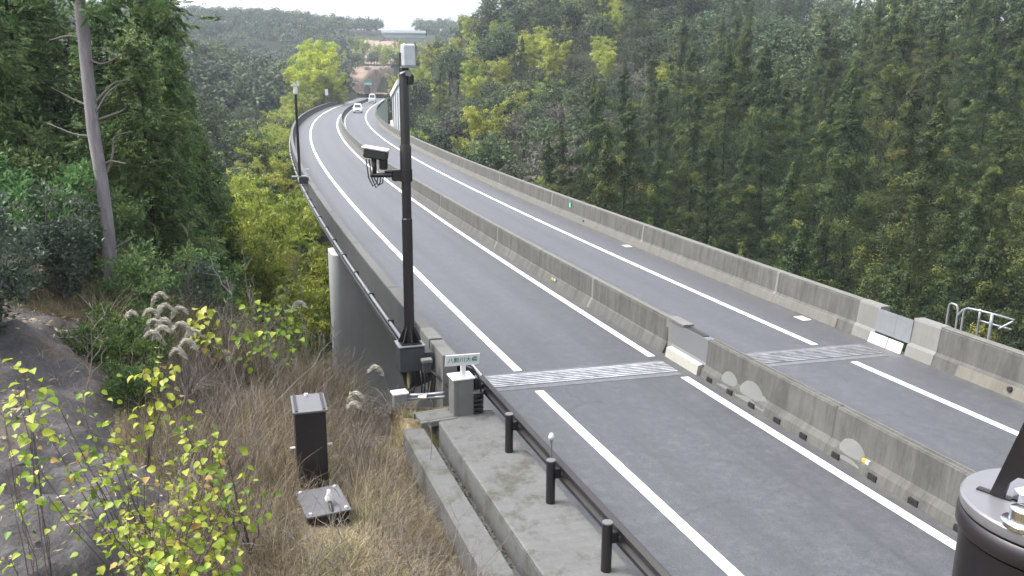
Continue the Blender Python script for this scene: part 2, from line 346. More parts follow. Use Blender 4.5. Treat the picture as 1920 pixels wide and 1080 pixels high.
def tz(x, y):
    x = np.ravel(np.asarray(x, float)); y = np.ravel(np.asarray(y, float)); z = np.empty(len(x))
    for a in range(0, len(x), 5000):
        xx, yy = x[a:a+5000], y[a:a+5000]
        z[a:a+5000] = np.hypot(xx[:, None]-CP[None, :, 0], yy[:, None]-CP[None, :, 1])@_W[:_n]+_W[_n]+_W[_n+1]*xx+_W[_n+2]*yy
    r = np.hypot(x-CAM[0], y-CAM[1]); near = 1-sstep(18, 60, r)
    z += near*(.07*np.sin(2.1*x+.7*y)*np.sin(1.7*y-.5*x+1)+.03*np.sin(5.3*x+1)*np.sin(4.7*y))
    z += (1-near)*(.5*np.sin(.31*x+.2*y)*np.sin(.27*y-.13*x))
    s, u = su_of(x, y); rz = roadz(s, u)
    # the approach embankment carries the road; the bridge spans open air
    onapp = (1-sstep(-.6, -.1, s))*sstep(-70, -66, s)*sstep(-3.28, -3.02, u)*(1-sstep(10.4, 12.5, u))
    z = z*(1-onapp)+(rz-.12-.6*(1-sstep(-1.9, -1.45, u))*(1-sstep(-2.3, -1.7, s)))*onapp
    k = (s > -.35) & (s < 250) & (u > -3.2) & (u < 14)
    z = np.where(k, np.minimum(z, rz-1.6-np.clip(s, 0, 22)*.35*np.where(s > 228, (250-s)/22, 1)), z)
    k2 = sstep(244, 256, s)*(1-sstep(440, 445, s))*sstep(-6, -3, u)*(1-sstep(11, 14, u))
    return z*(1-k2)+(rz-.12)*k2
def ground():
    na = 420; rr = np.concatenate([np.linspace(.6, 34, 110), np.geomspace(34.6, 6500, 120)])
    # finer bearings across the photograph's field
    an = np.concatenate([np.linspace(YAW-.75, YAW+.75, 330), np.linspace(YAW+.75, YAW-.75+2*math.pi, 92)[1:-1]])
    na = len(an); X = CAM[0]+rr[:, None]*np.sin(an)[None]; Y = CAM[1]+rr[:, None]*np.cos(an)[None]
    Z = tz(X, Y); V = np.stack([X.ravel(), Y.ravel(), Z], 1)
    V = np.concatenate([V, [[CAM[0], CAM[1], float(tz([CAM[0]], [CAM[1]])[0])]]])
    i = np.arange(len(rr)-1)[:, None]*na; j = np.arange(na)[None]; j2 = (j+1) % na
    Q = np.stack([i+j, i+na+j, i+na+j2, i+j2], -1).reshape(-1, 4)[:, ::-1]
    m, n, b = mat('forest_floor'); g = N(n, 'ShaderNodeNewGeometry').outputs['Position']
    f = noise(n, g, .9, 8, .7); f2 = noise(n, g, 11, 6, .75)
    c = ramp(n, f2, [(.3, (.07, .055, .035)), (.5, (.15, .12, .075)), (.7, (.25, .2, .12))])
    c = mixc(n, ramp(n, f, [(.45, (0, 0, 0)), (.62, (1, 1, 1))]), c, (.07, .07, .035))
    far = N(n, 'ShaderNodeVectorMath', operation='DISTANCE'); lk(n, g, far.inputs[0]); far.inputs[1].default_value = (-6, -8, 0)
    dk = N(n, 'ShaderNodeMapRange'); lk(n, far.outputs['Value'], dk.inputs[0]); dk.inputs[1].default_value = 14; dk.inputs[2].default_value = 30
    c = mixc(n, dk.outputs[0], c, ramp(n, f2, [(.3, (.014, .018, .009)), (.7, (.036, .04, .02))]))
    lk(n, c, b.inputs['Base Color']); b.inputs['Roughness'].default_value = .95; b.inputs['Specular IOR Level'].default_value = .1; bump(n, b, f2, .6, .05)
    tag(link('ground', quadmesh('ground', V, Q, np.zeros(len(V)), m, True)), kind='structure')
ground()

# ------------------------------------------------------------------ road surfaces and markings
SS = list(np.arange(-45, 30, 1.0))+list(np.arange(30, 452, 2.5))
mb = MB(); mb.sweep([(-1.75, 0), (10.0, 0)], SS, closed=False); mb.uv = [(s, u) for s in SS for u in (-1.75, 10.0)]
mb.obj('road_surface', M['asphalt'], recalc=False)['kind'] = 'structure'
LW = .1
for k, u in enumerate((0, 3.5, 4.64, 8.14)):
    gap0, gap1 = ((-.72, .6), (-.7, .85), (-.7, .8), (-.72, .72))[k]
    mb = MB()
    for rng in (np.arange(-45, gap0-.01, .9), np.concatenate([[gap1], np.arange(gap1+.3, 450, 2.0)])):
        r = list(rng)
        if rng[0] < 0: r.append(gap0)
        mb.sweep([(u-LW, .005), (u+LW, .005)], r, closed=False)
    tag(mb.obj('road_marking', M['paint'], recalc=False), kind='structure')
# concrete shoulder of the asphalt joint patches
def joint(u0, u1, label, br=1.0):
    t = thing('expansion_joint', label, 'expansion joint', tuple(pos(0, (u0+u1)/2, 0)))
    inv = Matrix.Translation(-t.location)
    m, n, b = mat('joint_metal'); g = N(n, 'ShaderNodeNewGeometry').outputs['Position']; f = noise(n, g, 3, 6, .7)
    lk(n, ramp(n, f, [(.3, (.14*br, .145*br, .155*br)), (.6, (.42*br, .43*br, .45*br))]), b.inputs['Base Color']); b.inputs['Metallic'].default_value = .3; b.inputs['Roughness'].default_value = .45
    m2, n2, b2 = mat('joint_mortar'); g2 = N(n2, 'ShaderNodeNewGeometry').outputs['Position']
    lk(n2, ramp(n2, noise(n2, g2, 5, 6, .7), [(.3, (.075, .078, .087)), (.7, (.125, .13, .14))]), b2.inputs['Base Color']); b2.inputs['Roughness'].default_value = .7
    def part(mb, nm, mt):
        o = mb.obj(nm, mt, t); o.data.transform(inv); return o
    uu = np.arange(u0, u1+.01, .5)
    def bar(s0, s1, h0, h1):
        mb = MB()
        for a in range(len(uu)-1):
            V = [pos(s, u, h) for u in (uu[a], uu[a+1]) for (s, h) in ((s0, h0), (s1, h0), (s1, h1), (s0, h1))]
            F = [(0, 4, 5, 1), (1, 5, 6, 2), (2, 6, 7, 3), (3, 7, 4, 0)]+([(0, 1, 2, 3)] if a == 0 else [])+([(4, 7, 6, 5)] if a == len(uu)-2 else [])
            mb.add(V, F)
        return mb
    part(bar(-.55, .52, -.02, .006), 'mortar_bed', m2)
    for s in (-.3, -.19, -.08, .03, .14, .25, .34): part(bar(s-.026, s+.036, .004, .02), 'steel_bar', m)
    part(bar(-.345, .375, .003, .0095), 'rubber_seal', plain('joint_rubber', (.06, .061, .066), .6))
joint(-1.45, 3.85, 'ribbed steel expansion joint across the lane beside the black guardrail')
joint(4.35, 9.78, 'duller ribbed expansion joint across the far lane, between median and right parapet', .6)

def wthing(name, label, cat, group=None): return thing(name, label, cat, (0, 0, 0), 0, group)
def onpost(mb, name, mt, par=None, **k): return mb.obj(name, mt, par, **k)

# ------------------------------------------------------------------ median barrier
t = wthing('median_barrier', 'long weathered concrete median barrier curving away along the bridge', 'barrier')
SB = [1.05]+list(np.arange(2, 452, 2.0))
MEDP = [(3.88, 0), (3.99, .24), (4.02, .28), (4.035, .82), (4.075, .86), (4.185, .86), (4.225, .82), (4.24, .28), (4.27, .24), (4.38, 0)]
MB().sweep(MEDP, SB).obj('barrier_body', M['conc'], t)
MB().sweep([(4.045, .862), (4.215, .862), (4.215, .872), (4.045, .872)], SB).obj('coping', M['conc_top'], t)
def joints(t, prof, ss, mtl, wid=.045, off=.006):
    cu = sum(p[0] for p in prof)/len(prof)
    for s in ss:
        P2 = [(u+(off if u > cu else -off), h+(off+.012 if h > .5 else 0)) for u, h in prof]
        MB().sweep(P2, [s-wid, s+wid]).obj('joint_strip', mtl, t)
joints(t, MEDP, (5.6, 15.0, 25, 35, 45, 55), M['conc_new'], .05)
joints(t, MEDP, (10.1,), M['conc_outer'], .04, .004)
MB().sweep([(3.98, 0), (4.03, .3), (4.03, .864), (4.23, .864), (4.23, .3), (4.28, 0)], [.82, 1.16]).obj('end_block', M['conc_new'], t)
MB().sweep([(4.0, .864), (4.0, .91), (4.28, .91), (4.28, .864)], [.3, 1.1]).obj('cap_slab', M['conc_new'], t)
o = MB().box(pos(8.55, 3.915, .2), (.03, .09, .07)).obj('amber_reflector', M['amber'], t)
MB().box(pos(8.35, 3.915, .21), (.03, .09, .07)).obj('white_reflector', M['mint'], t)

t = wthing('precast_barrier', 'precast concrete median barrier with notched base and pale repair patches in foreground', 'barrier')
SB2 = list(np.arange(-45, -.8, 1.0))+[-.75]
PRE = [(3.86, 0), (3.9, .16), (4.0, .27), (4.04, .83), (4.06, .85), (4.22, .85), (4.24, .83), (4.28, .27), (4.38, .16), (4.42, 0)]
MB().sweep(PRE, SB2).obj('barrier_body', M['conc'], t)
MB().sweep([(4.065, .852), (4.065, .868), (4.085, .868), (4.085, .852)], SB2).obj('coping', M['conc_top'], t)
MB().sweep([(4.185, .852), (4.185, .868), (4.215, .868), (4.215, .852)], SB2).obj('coping', M['conc_top'], t)
joints(t, PRE, (-5.0,), M['conc_outer'], .012, .003); joints(t, PRE, (-10.0, -15, -20), M['conc_outer'], .012, .003)
for s in (-1.15, -1.95, -2.75, -3.6, -4.4, -5.3, -6.2, -7.1, -8, -8.9, -9.8, -11):
    MB().prism([(-.1, 0), (.1, 0), (.09, .1), (-.09, .1)], (math.sin(heading(s)), math.cos(heading(s)), 0), (0, 0, 1), pos(s, 3.872, .003), .05).obj('drain_notch', M['black'], t)
for s, r, hh in ((-1.75, .3, .17), (-2.55, .42, .12), (-2.9, .25, .1), (-5.55, .32, .17)):   # pale mortar repairs
    mb = MB(); n = 26; V = []
    rng = random.Random(int(s*100))
    for k in range(n+1):
        a = math.pi*k/n; h = hh+abs(math.sin(a))*r*.85; u = np.interp(h, [0, .16, .27, .83], [3.86, 3.9, 4.0, 4.04])-.006
        V.append(pos(s+math.cos(a)*r*(1+.05*rng.random()), u, h)); 
    for k in range(n+1):
        a = math.pi*k/n; V.append(pos(s+math.cos(a)*r, np.interp(.05, [0, .16], [3.86, 3.9])-.006, .06))
    F = [(k, k+1, n+1+k+1, n+1+k) for k in range(n)]
    # follow the kink of the face: a row halfway
    mb.add(V, F).obj('mortar_patch', M['conc_patch'], t)
MB().box(pos(-5.9, 3.95, .22), (.05, .07, .06)).obj('orange_reflector', M['amber'], t)
MB().box(pos(-5.98, 3.95, .22), (.05, .07, .06)).obj('white_reflector', M['white'], t)
t = wthing('joint_cover', 'smooth grey steel cover plate bridging the median barrier gap at the expansion joint', 'cover plate')
MB().sweep([(3.985, .24), (4.022, .3), (4.03, .845), (4.23, .845), (4.236, .3), (4.275, .24)], [-.749, .82]).obj('cover_plate', M['steel_matt'], t)
MB().sweep([(3.83, .0), (3.86, .22), (3.985, .255), (3.985, 0)], [-.66, .8]).obj('base_block', M['cream'], t)
MB().sweep([(4.05, .84), (4.05, .862), (4.21, .862), (4.21, .84)], [-.5, .27]).obj('gap_filler', M['black'], t)

# ------------------------------------------------------------------ right parapet
t = wthing('right_parapet', 'long concrete parapet along the cedar side of the bridge', 'parapet')
RP = [(9.8, 0), (9.86, .26), (9.93, .33), (9.985, .9), (10.015, .93), (10.24, .93), (10.27, .9), (10.27, -.5), (9.8, -.5)]
MB().sweep(RP, [.62]+list(np.arange(1.5, 250, 2.0))).obj('wall', M['conc'], t)
MB().sweep([(10.0, .932), (10.255, .932), (10.255, .945), (10.0, .945)], [.62]+list(np.arange(1.5, 250, 2.0))).obj('coping', M['conc_top'], t)
MB().sweep([(9.775, .004), (9.84, .265), (9.853, .275), (9.853, .004)], list(np.arange(2.0, 250, 2.0))).obj('plinth', M['conc_top'], t)
RJ = [(u, h) for u, h in RP if h >= 0]
joints(t, RJ, (5.0, 14.2, 25, 35, 45, 60, 75), M['conc_new'], .05)
MB().sweep([(9.79, 0), (9.85, .262), (9.92, .335), (9.975, .9), (10.0, .95), (10.28, .95), (10.28, -.3), (9.79, -.3)], [.58, 1.35]).obj('end_block', M['conc_new'], t)
MB().box(pos(22.25, 9.95, .66), (.05, .2, .26)).obj('green_marker', M['green'], t)
MB().box(pos(22.25, 9.92, .66), (.03, .08, .2)).obj('mint_reflector', M['mint'], t)
MB().lathe([(.055, 0), (.055, .05)], (0, 0, 0), 12).obj('drain_hole', M['black'], t).matrix_local = Matrix.Translation(Vector(pos(20.2, 9.84, .19)))@Matrix.Rotation(R_(-80), 4, 'Y')
t = wthing('approach_parapet', 'grimy concrete parapet in front of the ladder handrails, below the cedars', 'parapet')
MB().sweep(RP, list(np.arange(-45, -.7, 1.0))+[-.62]).obj('wall', M['conc'], t)
MB().sweep([(10.0, .932), (10.255, .932), (10.255, .945), (10.0, .945)], list(np.arange(-45, -.7, 1.0))+[-.62]).obj('coping', M['conc_top'], t)
MB().sweep([(9.79, 0), (9.85, .262), (9.92, .335), (9.975, .9), (10.0, .952), (10.28, .952), (10.28, -.3), (9.79, -.3)], [-1.45, -.58]).obj('end_block', M['conc_new'], t)
MB().sweep([(9.765, .004), (9.84, .25), (9.853, .255), (9.853, .004)], list(np.arange(-45, -2.4, 1.0))+[-2.2]).obj('plinth', concrete('stained_plinth', (.15, .143, .125), (.075, .065, .05), .6, .4), t)
MB().lathe([(.06, 0), (.06, .06)], (0, 0, 0), 14).obj('drain_hole', M['black'], t).matrix_local = Matrix.Translation(Vector(pos(-3.65, 9.83, .17)))@Matrix.Rotation(R_(-80), 4, 'Y')
t = wthing('parapet_cover', 'pale grey steel plate over the right parapet gap with two white base plates', 'cover plate')
MB().sweep([(9.90, .3), (9.955, .9), (9.97, .9), (9.92, .3)], [-.05, .6]).obj('cover_plate', M['steel'], t)
MB().sweep([(9.895, .3), (9.95, .9), (9.965, .9), (9.91, .3)], [-.6, -.06]).obj('cover_plate', M['steel'], t)
for a, b in ((.03, .66), (-.5, 0.0)):
    MB().sweep([(9.74, .005), (9.815, .27), (9.835, .27), (9.77, .005)], [a, b]).obj('base_plate', M['base_plate'], t)
for s, u, lab in ((3.05, 9.5, 'small pale drain grate on the asphalt nearest the right parapet end block'), (14.65, 9.5, 'pale drain grate beside the right parapet, farther along near the first wall joint'), (47, -1.25, 'tiny pale drain lid at the foot of the left parapet far along the bend')):
    t = thing('drain_grate', lab, 'drain grate', tuple(pos(s, u, 0)), -heading(s))
    MB().box((0, 0, .006), (.3, .5, .012)).obj('frame', M['steel'], t)
    mb = MB(); [mb.box((-.12+.06*k, 0, .014), (.025, .44, .008)) for k in range(5)]; mb.obj('grating', M['white'], t)

# ------------------------------------------------------------------ left parapet, pipe, pier
t = wthing('left_parapet', 'concrete parapet with dark streaked outer face, carrying the grey pipe', 'parapet')
LP = [(-1.66, 0), (-1.72, .26), (-1.78, .33), (-1.82, .93), (-2.04, .93), (-2.06, .91), (-2.06, -.3), (-1.66, -.3)]
MB().sweep(LP, [1.2]+list(np.arange(2, 250, 1.5))).obj('wall', M['conc_outer'], t)
MB().sweep([(-1.815, .932), (-1.815, .945), (-2.05, .945), (-2.05, .932)], [1.2]+list(np.arange(2, 250, 1.5))).obj('coping', concrete('warm_coping', (.115, .115, .112), (.075, .075, .073), .3, .3), t)
MB().sweep([(-1.63, 0), (-1.7, .26), (-1.77, .34), (-1.8, .96), (-2.07, .96), (-2.09, .93), (-2.09, -.3), (-1.63, -.3)], [.42, 1.25]).obj('end_block', M['conc_new'], t)
MB().sweep([(-1.62, 0), (-1.78, .34), (-1.8, .95), (-2.09, .95), (-2.1, -.4), (-1.62, -.4)], [-.75, .32]).obj('abutment_block', M['conc_new'], t)
for s in (5.35, 12.1, 19.2, 27, 36):
    MB().sweep([(-1.80, .947), (-1.80, .957), (-2.03, .957), (-2.03, .947)], [s-.03, s+.03]).obj('coping_seam', M['conc_new'], t)
t = wthing('conduit_pipe', 'long grey conduit pipe fixed along the outside of the left parapet', 'pipe')
sp = np.concatenate([np.arange(.5, 60, 1.0), np.arange(60, 120, 2.5)])
MB().tube([pos(s, -2.16, .2) for s in sp], .052, 10).obj('pipe', M['steel'], t, smooth=True)
MB().tube([pos(s, -2.19, .06) for s in sp[:40]], .04, 8).obj('lower_pipe', M['bracket'], t, smooth=True)
for s in np.arange(1.5, 60, 3.0): MB().box(pos(s, -2.13, .2), (.16, .05, .16)).obj('clamp', M['bracket'], t)
for s in np.arange(3, 60, 5.5): MB().tube([pos(s-.09, -2.16, .2), pos(s+.09, -2.16, .2)], .066, 10).obj('coupling', M['steel'], t)
t = wthing('bridge_deck', 'concrete slab of the bridge deck under the road', 'bridge deck'); 
MB().sweep([(-1.64, -.02), (9.95, -.02), (9.95, -.45), (7.5, -.75), (7.2, -2.6), (1.2, -2.6), (.9, -.75), (-1.64, -.35)], [.4]+list(np.arange(2, 252, 2.5))).obj('girder', M['conc_pier'], t)
def pier(s, label, ul=-2.25, ur=10.3, zb=-26, grp=None):
    t = thing('bridge_pier', label, 'bridge pier', tuple(pos(s, 4, -3)), -heading(s), grp)
    r = .32; hw = (ur-ul)/2; pts = []
    for cx, cy, a0 in ((hw-r, .9-r, 0), (-hw+r, .9-r, 90), (-hw+r, -.9+r, 180), (hw-r, -.9+r, 270)):
        for k in range(9): a = R_(a0+90*k/8); pts.append((cx+r*math.cos(a), cy+r*math.sin(a)))
    off = (ul+ur)/2-4; n = len(pts); top = 2.72 if ul < -2 else .4
    lv = [zb, -5.45, -5.42, -5.39, top]; V = []; UV = []
    for i, z in enumerate(lv):
        ins = .015 if i == 2 else 0
        for x, y in pts: V.append((x*(1-ins/hw)+off, y*(1-ins), z)); UV.append((x+y, z*.4))
    F = [(i*n+k, i*n+(k+1) % n, (i+1)*n+(k+1) % n, (i+1)*n+k) for i in range(len(lv)-1) for k in range(n)]+[tuple((len(lv)-1)*n+k for k in range(n))]
    o = MB().add(V, F, UV).obj('pier_wall', M['conc_pier'], t, smooth=True, angle=40)
    return t
pier(17.6, 'tall pale concrete pier with rounded edge under the near end of the bridge')
# ------------------------------------------------------------------ abutment and walkway on the near left
t = wthing('abutment', 'concrete abutment wall below the expansion joint beside the grassy bank', 'abutment')
MB().sweep([(-2.08, -.32), (10.2, -.32), (10.2, -8), (-2.08, -8)], [-1.2, .25]).obj('wall', M['conc_walk'], t)
t = wthing('walkway', 'grey concrete strip carrying the black guardrail posts', 'walkway')
MB().sweep([(-1.36, .005), (-1.36, .09), (-1.5, .1), (-2.47, .08), (-2.5, .06), (-2.5, -.5), (-1.36, -.5)], [-45]+list(np.arange(-44, -2, 1.0))+[-1.72]).obj('slab', M['conc_walk'], t)
MB().sweep([(-1.3, .004), (-1.3, .03), (-1.362, .03), (-1.362, .004)], list(np.arange(-44, -2, 1.0))+[-1.75]).obj('kerb_edge', M['conc_top'], t)
t = wthing('gutter', 'narrow concrete gutter with dry leaves between two concrete strips', 'gutter')
MB().sweep([(-2.52, .05), (-2.52, -.4), (-2.82, -.4), (-2.82, .02), (-3.16, .04), (-3.2, -.02), (-3.2, -.5), (-2.51, -.5), (-2.51, .05)], list(np.arange(-45, -2.3, 1.0))+[-2.12]).obj('channel', M['conc_walk'], t)
mb = MB()
rng = random.Random(4)
for k in range(420):
    s = rng.uniform(-14, -2.3); u = rng.uniform(-2.8, -2.54); q = pos(s, u, -.385+rng.uniform(0, .06)); a = rng.uniform(0, 6.28); l = rng.uniform(.02, .06)
    mb.add([q+np.array([math.cos(a)*l, math.sin(a)*l, .01]), q+np.array([-math.sin(a)*l*.4, math.cos(a)*l*.4, .025]), q-np.array([math.cos(a)*l, math.sin(a)*l, 0]), q+np.array([math.sin(a)*l*.4, -math.cos(a)*l*.4, 0])], [(0, 1, 2, 3)])
tag(mb.obj('dead_leaves', plain('dead_leaf', (.075, .055, .032), .9, 0, .5, 20), recalc=False), kind='stuff')
t = thing('slab_lid', 'flat grey concrete lid at the end of the gutter below the white-topped cabinet', 'lid', tuple(pos(-1.72, -2.5, .06)), R_(4))
MB().box((0, 0, 0), (.66, .42, .09), bevel=.02).obj('lid', M['conc_walk'], t)
MB().box((0, -.25, -.02), (.72, .06, .12), bevel=.01).obj('rim', M['conc_top'], t)
MB().box((0, .24, -.02), (.72, .06, .12), bevel=.01).obj('rim', M['conc_top'], t)

# ------------------------------------------------------------------ guardrail
t = wthing('guardrail', 'black steel guardrail beam beside the near lane on dark round posts', 'guardrail')
WB = [(-1.46, .40), (-1.52, .45), (-1.52, .5), (-1.45, .55), (-1.45, .58), (-1.52, .63), (-1.52, .68), (-1.46, .73), (-1.475, .73), (-1.535, .685), (-1.535, .625), (-1.465, .575), (-1.465, .555), (-1.535, .505), (-1.535, .445), (-1.475, .40)]
MB().sweep(WB, list(np.arange(-40, -1.2, 1.0))+[-1.1]).obj('beam', M['dark'], t)
mb = MB()
for a, b in ((-1.12, -.55),):
    P = [pos(-1.15, -1.5, .72), pos(-1.15, -1.5, .4), pos(-.62, -1.78, .5), pos(-.55, -1.82, .62), pos(-.62, -1.78, .74)]
    Q = [p+np.array([.012, 0, 0]) for p in P]; mb.add(P+Q, [(0, 1, 2, 3, 4), (9, 8, 7, 6, 5), (0, 5, 6, 1), (1, 6, 7, 2), (2, 7, 8, 3), (3, 8, 9, 4), (4, 9, 5, 0)])
mb.obj('end_wing', M['dark'], t)
for k, s in enumerate((-1.72, -3.68, -5.6, -7.55, -9.5, -11.5, -13.5, -15.5, -17.5)):
    c = pos(s, -1.68, 0)
    p = MB().lathe([(.07, -.05), (.07, .76), (.066, .785)], tuple(c), 20).obj('post', M['dark'], t, smooth=True, angle=40)
    MB().lathe([(.072, .785), (.068, .80), (.02, .805)], tuple(c), 20).obj('post_cap', M['darktop'], p, smooth=True, angle=40)
    MB().box(pos(s, -1.58, .57), (.12, .07, .16), bevel=.01).obj('bracket', M['dark'], t)
t = thing('marker_rod', 'thin grey rod with round head fixed to a black guardrail post', 'marker', tuple(pos(-5.45, -1.62, .55)))
MB().tube([(0, 0, 0), (0, 0, .52)], .017, 8).obj('rod', M['boxgrey'], t)
MB().lathe([(.01, .5), (.045, .51), (.048, .56), (.03, .6), (.005, .615)], (0, 0, 0), 14).obj('head', plain('pale_lens', (.45, .45, .44), .3), t, smooth=True)

# ------------------------------------------------------------------ camera pole on its bracket
P0 = pos(.05, -2.58, 0)
t = thing('camera_pole', 'tall dark brown steel pole with camera arm beside the left parapet', 'pole', tuple(P0))
hb = .98
MB().lathe([(.105, hb), (.105, 3.6), (.092, 3.62), (.09, 6.78), (.085, 6.8)], (0, 0, 0), 24).obj('shaft', M['dark'], t, smooth=True, angle=30)
MB().box((0, 0, hb+.02), (.56, .5, .035), bevel=.006).obj('base_plate', M['steel'], t)
MB().box((0, 0, hb+.055), (.42, .4, .03), bevel=.004).obj('flange', M['dark'], t)
for k in range(8):
    a = k*math.pi/4; MB().prism([(.08, 0), (.24, 0), (.24, .03), (.1, .33), (.08, .33)], (math.cos(a), math.sin(a), 0), (0, 0, 1), (0, 0, hb+.07), .014).obj('gusset', M['dark'], t)
b = MB(); b.box((0, 0, hb-.27), (.52, .46, .5), bevel=.01).obj('bracket_box', M['bracket'], t)
MB().prism([(-.26, -.52), (.5, -.52), (.5, -.9), (.1, -1.05), (-.05, -.9)], (1, 0, 0), (0, 0, 1), (0, .2, hb), .03).obj('bracket_web', M['bracket'], t)
MB().box((.33, 0, hb-.3), (.2, .4, .3)).obj('bracket_arm', M['bracket'], t)
# loop of cable hanging under the bracket
mb = MB()
for r0, dx in ((.3, 0), (.27, .03), (.31, .07)):
    mb.tube([(-.12+dx+.09*math.sin(a*.5), -.05+r0*.55*math.cos(a), hb-.72+r0*math.sin(a)) for a in np.linspace(R_(70), R_(430), 28)], .022, 7)
mb.obj('cable_loop', M['black'], t, smooth=True)
MB().prism([(math.cos(a)*.23*.55, math.sin(a)*.23) for a in np.linspace(0, 6.28, 22)[:-1]], (0, 1, 0), (0, 0, 1), (-.05, -.05, hb-.72), .03).obj('cable_drum', plain('ochre_board', (.2, .16, .08), .8, 0, .3), t)
# arm and camera: out over the carriageway, a little toward the viewer
adir = -_rt.copy(); adir[2] = 0; adir /= np.linalg.norm(adir); fd = np.array([adir[1], -adir[0], 0])
HA = 4.47
arm = MB().tube([adir*.08+np.array([0, 0, HA]), adir*.7+np.array([0, 0, HA])], .048, 14).obj('arm', M['dark'], t, smooth=True)
mb = MB(); mb.tube([(0, 0, HA-.12), (0, 0, HA+.12)], .125, 20); mb.box(adir*.19+np.array([0, 0, HA]), (.16, .16, .22), bevel=.01); mb.tube([adir*.12+np.array([0, 0, HA+.09]), adir*.42+np.array([0, 0, HA+.06])], .025, 8); mb.obj('arm_clamp', M['dark'], t)
MB().lathe([(.112, HA+.1), (.112, HA+.55), (.1, HA+.6)], (0, 0, 0), 20).obj('sleeve', M['dark'], t, smooth=True, angle=30)
MB().tube([adir*.62+np.array([0, 0, HA]), adir*.62+np.array([0, 0, HA+.34])], .045, 12).obj('camera_stem', M['dark'], t, smooth=True)
RM = np.stack([adir, np.cross([0, 0, 1.0], adir), [0, 0, 1.0]], 1)
tl = Matrix.Rotation(R_(-9), 3, 'Y'); RM2 = RM@np.array(tl)
cpos = adir*.58+np.array([0, 0, HA+.41])
h = MB().box(cpos, (.46, .3, .18), RM2, bevel=.025).obj('camera_housing', plain('dark_green_housing', (.018, .024, .022), .4), t)
MB().box(cpos+np.array([0, 0, .108]), (.52, .35, .05), RM2, bevel=.02).obj('sunshield', M['white'], h)
MB().box(cpos+adir*.212-fd*0+np.array([0, 0, -.035]), (.015, .2, .05), RM2).obj('lens_window', M['lamp'], h)
MB().lathe([(.07, -.3), (.085, -.26), (.085, -.1), (.05, -.08)], tuple(cpos-adir*.14), 16).obj('infrared_lamp', M['black'], h, smooth=True, angle=40)
mb = MB()
for d, k in ((0, .0), (.06, .03), (.11, -.02)):
    mb.tube([cpos+adir*(.2-d)+np.array([0, 0, -.1]), cpos+adir*(.16-d)+np.array([0, 0, -.45]), adir*(.72-d)+np.array([0, 0, HA-.1]), adir*(.66-d)+np.array([0, 0, HA-.22-k]), adir*(.58-d)+np.array([0, 0, HA-.16]), adir*(.55-d)+np.array([0, 0, HA])], .014, 6)
mb.obj('cable', M['black'], t, smooth=True)
# instrument box at the top
bx = MB().box((.07, -.08, 6.75), (.25, .24, .42), bevel=.03).obj('top_box', plain('pale_blue_grey_box', (.4, .43, .45), .35), t)
MB().box((.09, -.08, 6.53), (.34, .28, .03)).obj('box_bracket', M['steel'], bx)
mb = MB(); mb.tube([(-.08, -.06, 6.4), (.02, -.12, 6.46), (.1, -.1, 6.36)], .03, 8); mb.box((.06, -.11, 6.42), (.1, .08, .1)); mb.obj('pole_clamp', M['steel'], bx)
MB().box((.12, -.04, 6.3), (.12, .12, .18), bevel=.02).obj('junction', M['black'], bx)

P1 = pos(31, -2.45, 0)
t = thing('slender_pole', 'thin dark pole with white instrument head farther along the left parapet', 'pole', tuple(P1))
MB().lathe([(.075, 1.2), (.065, 5.55)], (0, 0, 0), 12).obj('shaft', M['dark'], t, smooth=True, angle=30)
MB().box((-.05, 0, 1.17), (.75, .4, .06)).obj('base_plate', M['steel'], t)
MB().box((.2, 0, .95), (.5, .35, .35)).obj('bracket_box', M['bracket'], t)
MB().box((.28, -.2, .72), (.42, .2, .1)).obj('bracket_foot', M['steel'], t)
hd = MB().lathe([(.05, 5.5), (.11, 5.56), (.11, 5.85), (.06, 5.9)], (0, 0, 0), 12).obj('instrument_head', M['white'], t)
MB().box((-.02, 0, 5.98), (.4, .16, .1)).obj('sensor_bar', M['white'], hd); MB().box((.16, 0, 6.1), (.12, .12, .26)).obj('sensor', M['white'], hd)

# ------------------------------------------------------------------ bridge name sign, grey cabinet and neighbours
sx = np.array([math.cos(heading(-1.8)), -math.sin(heading(-1.8)), -.0242]); sx /= np.linalg.norm(sx)
tl_ = np.array([-.02, -.22, 1.0]); tl_ -= sx*(tl_@sx); tl_ /= np.linalg.norm(tl_); nrm = np.cross(sx, tl_)
SC0 = pos(-1.84, -1.985, 1.2)
t = thing('name_sign', 'white bridge name sign with green characters on a white post', 'sign', tuple(SC0))
MB().prism([(-.33, -.115), (.33, -.115), (.33, .115), (-.33, .115)], sx, tl_, (0, 0, 0), .02).obj('panel', M['white'], t)
MB().box((0.03, .06, -.22), (.09, .06, .36)).obj('post', M['white'], t); MB().box((.03, .05, -.39), (.22, .12, .03)).obj('foot_plate', M['white'], t)
cu = bpy.data.curves.new('name_text', 'FONT'); cu.body = '\u516b\u52e2\u5ddd\u5927\u6a4b'; cu.size = .115; cu.align_x = 'CENTER'; cu.align_y = 'CENTER'; cu.extrude = .001; cu.offset = .0012; cu.space_character = 1.02
to = bpy.data.objects.new('name_text', cu); COL.objects.link(to)
dg = bpy.context.evaluated_depsgraph_get(); dg.update(); me = bpy.data.meshes.new_from_object(to.evaluated_get(dg)); bpy.data.objects.remove(to, do_unlink=True)
me.materials.clear(); me.materials.append(M['green']); tm = link('lettering', me, t)
tm.matrix_local = Matrix([[sx[i], tl_[i], nrm[i], nrm[i]*.0125] for i in range(3)]+[[0, 0, 0, 1]])
t = thing('grey_cabinet', 'upright grey cabinet with white top under the bridge name sign', 'cabinet', tuple(pos(-1.72, -1.98, .0)), R_(2))
MB().box((0, 0, .4), (.4, .34, .84), bevel=.012).obj('body', M['boxgrey'], t)
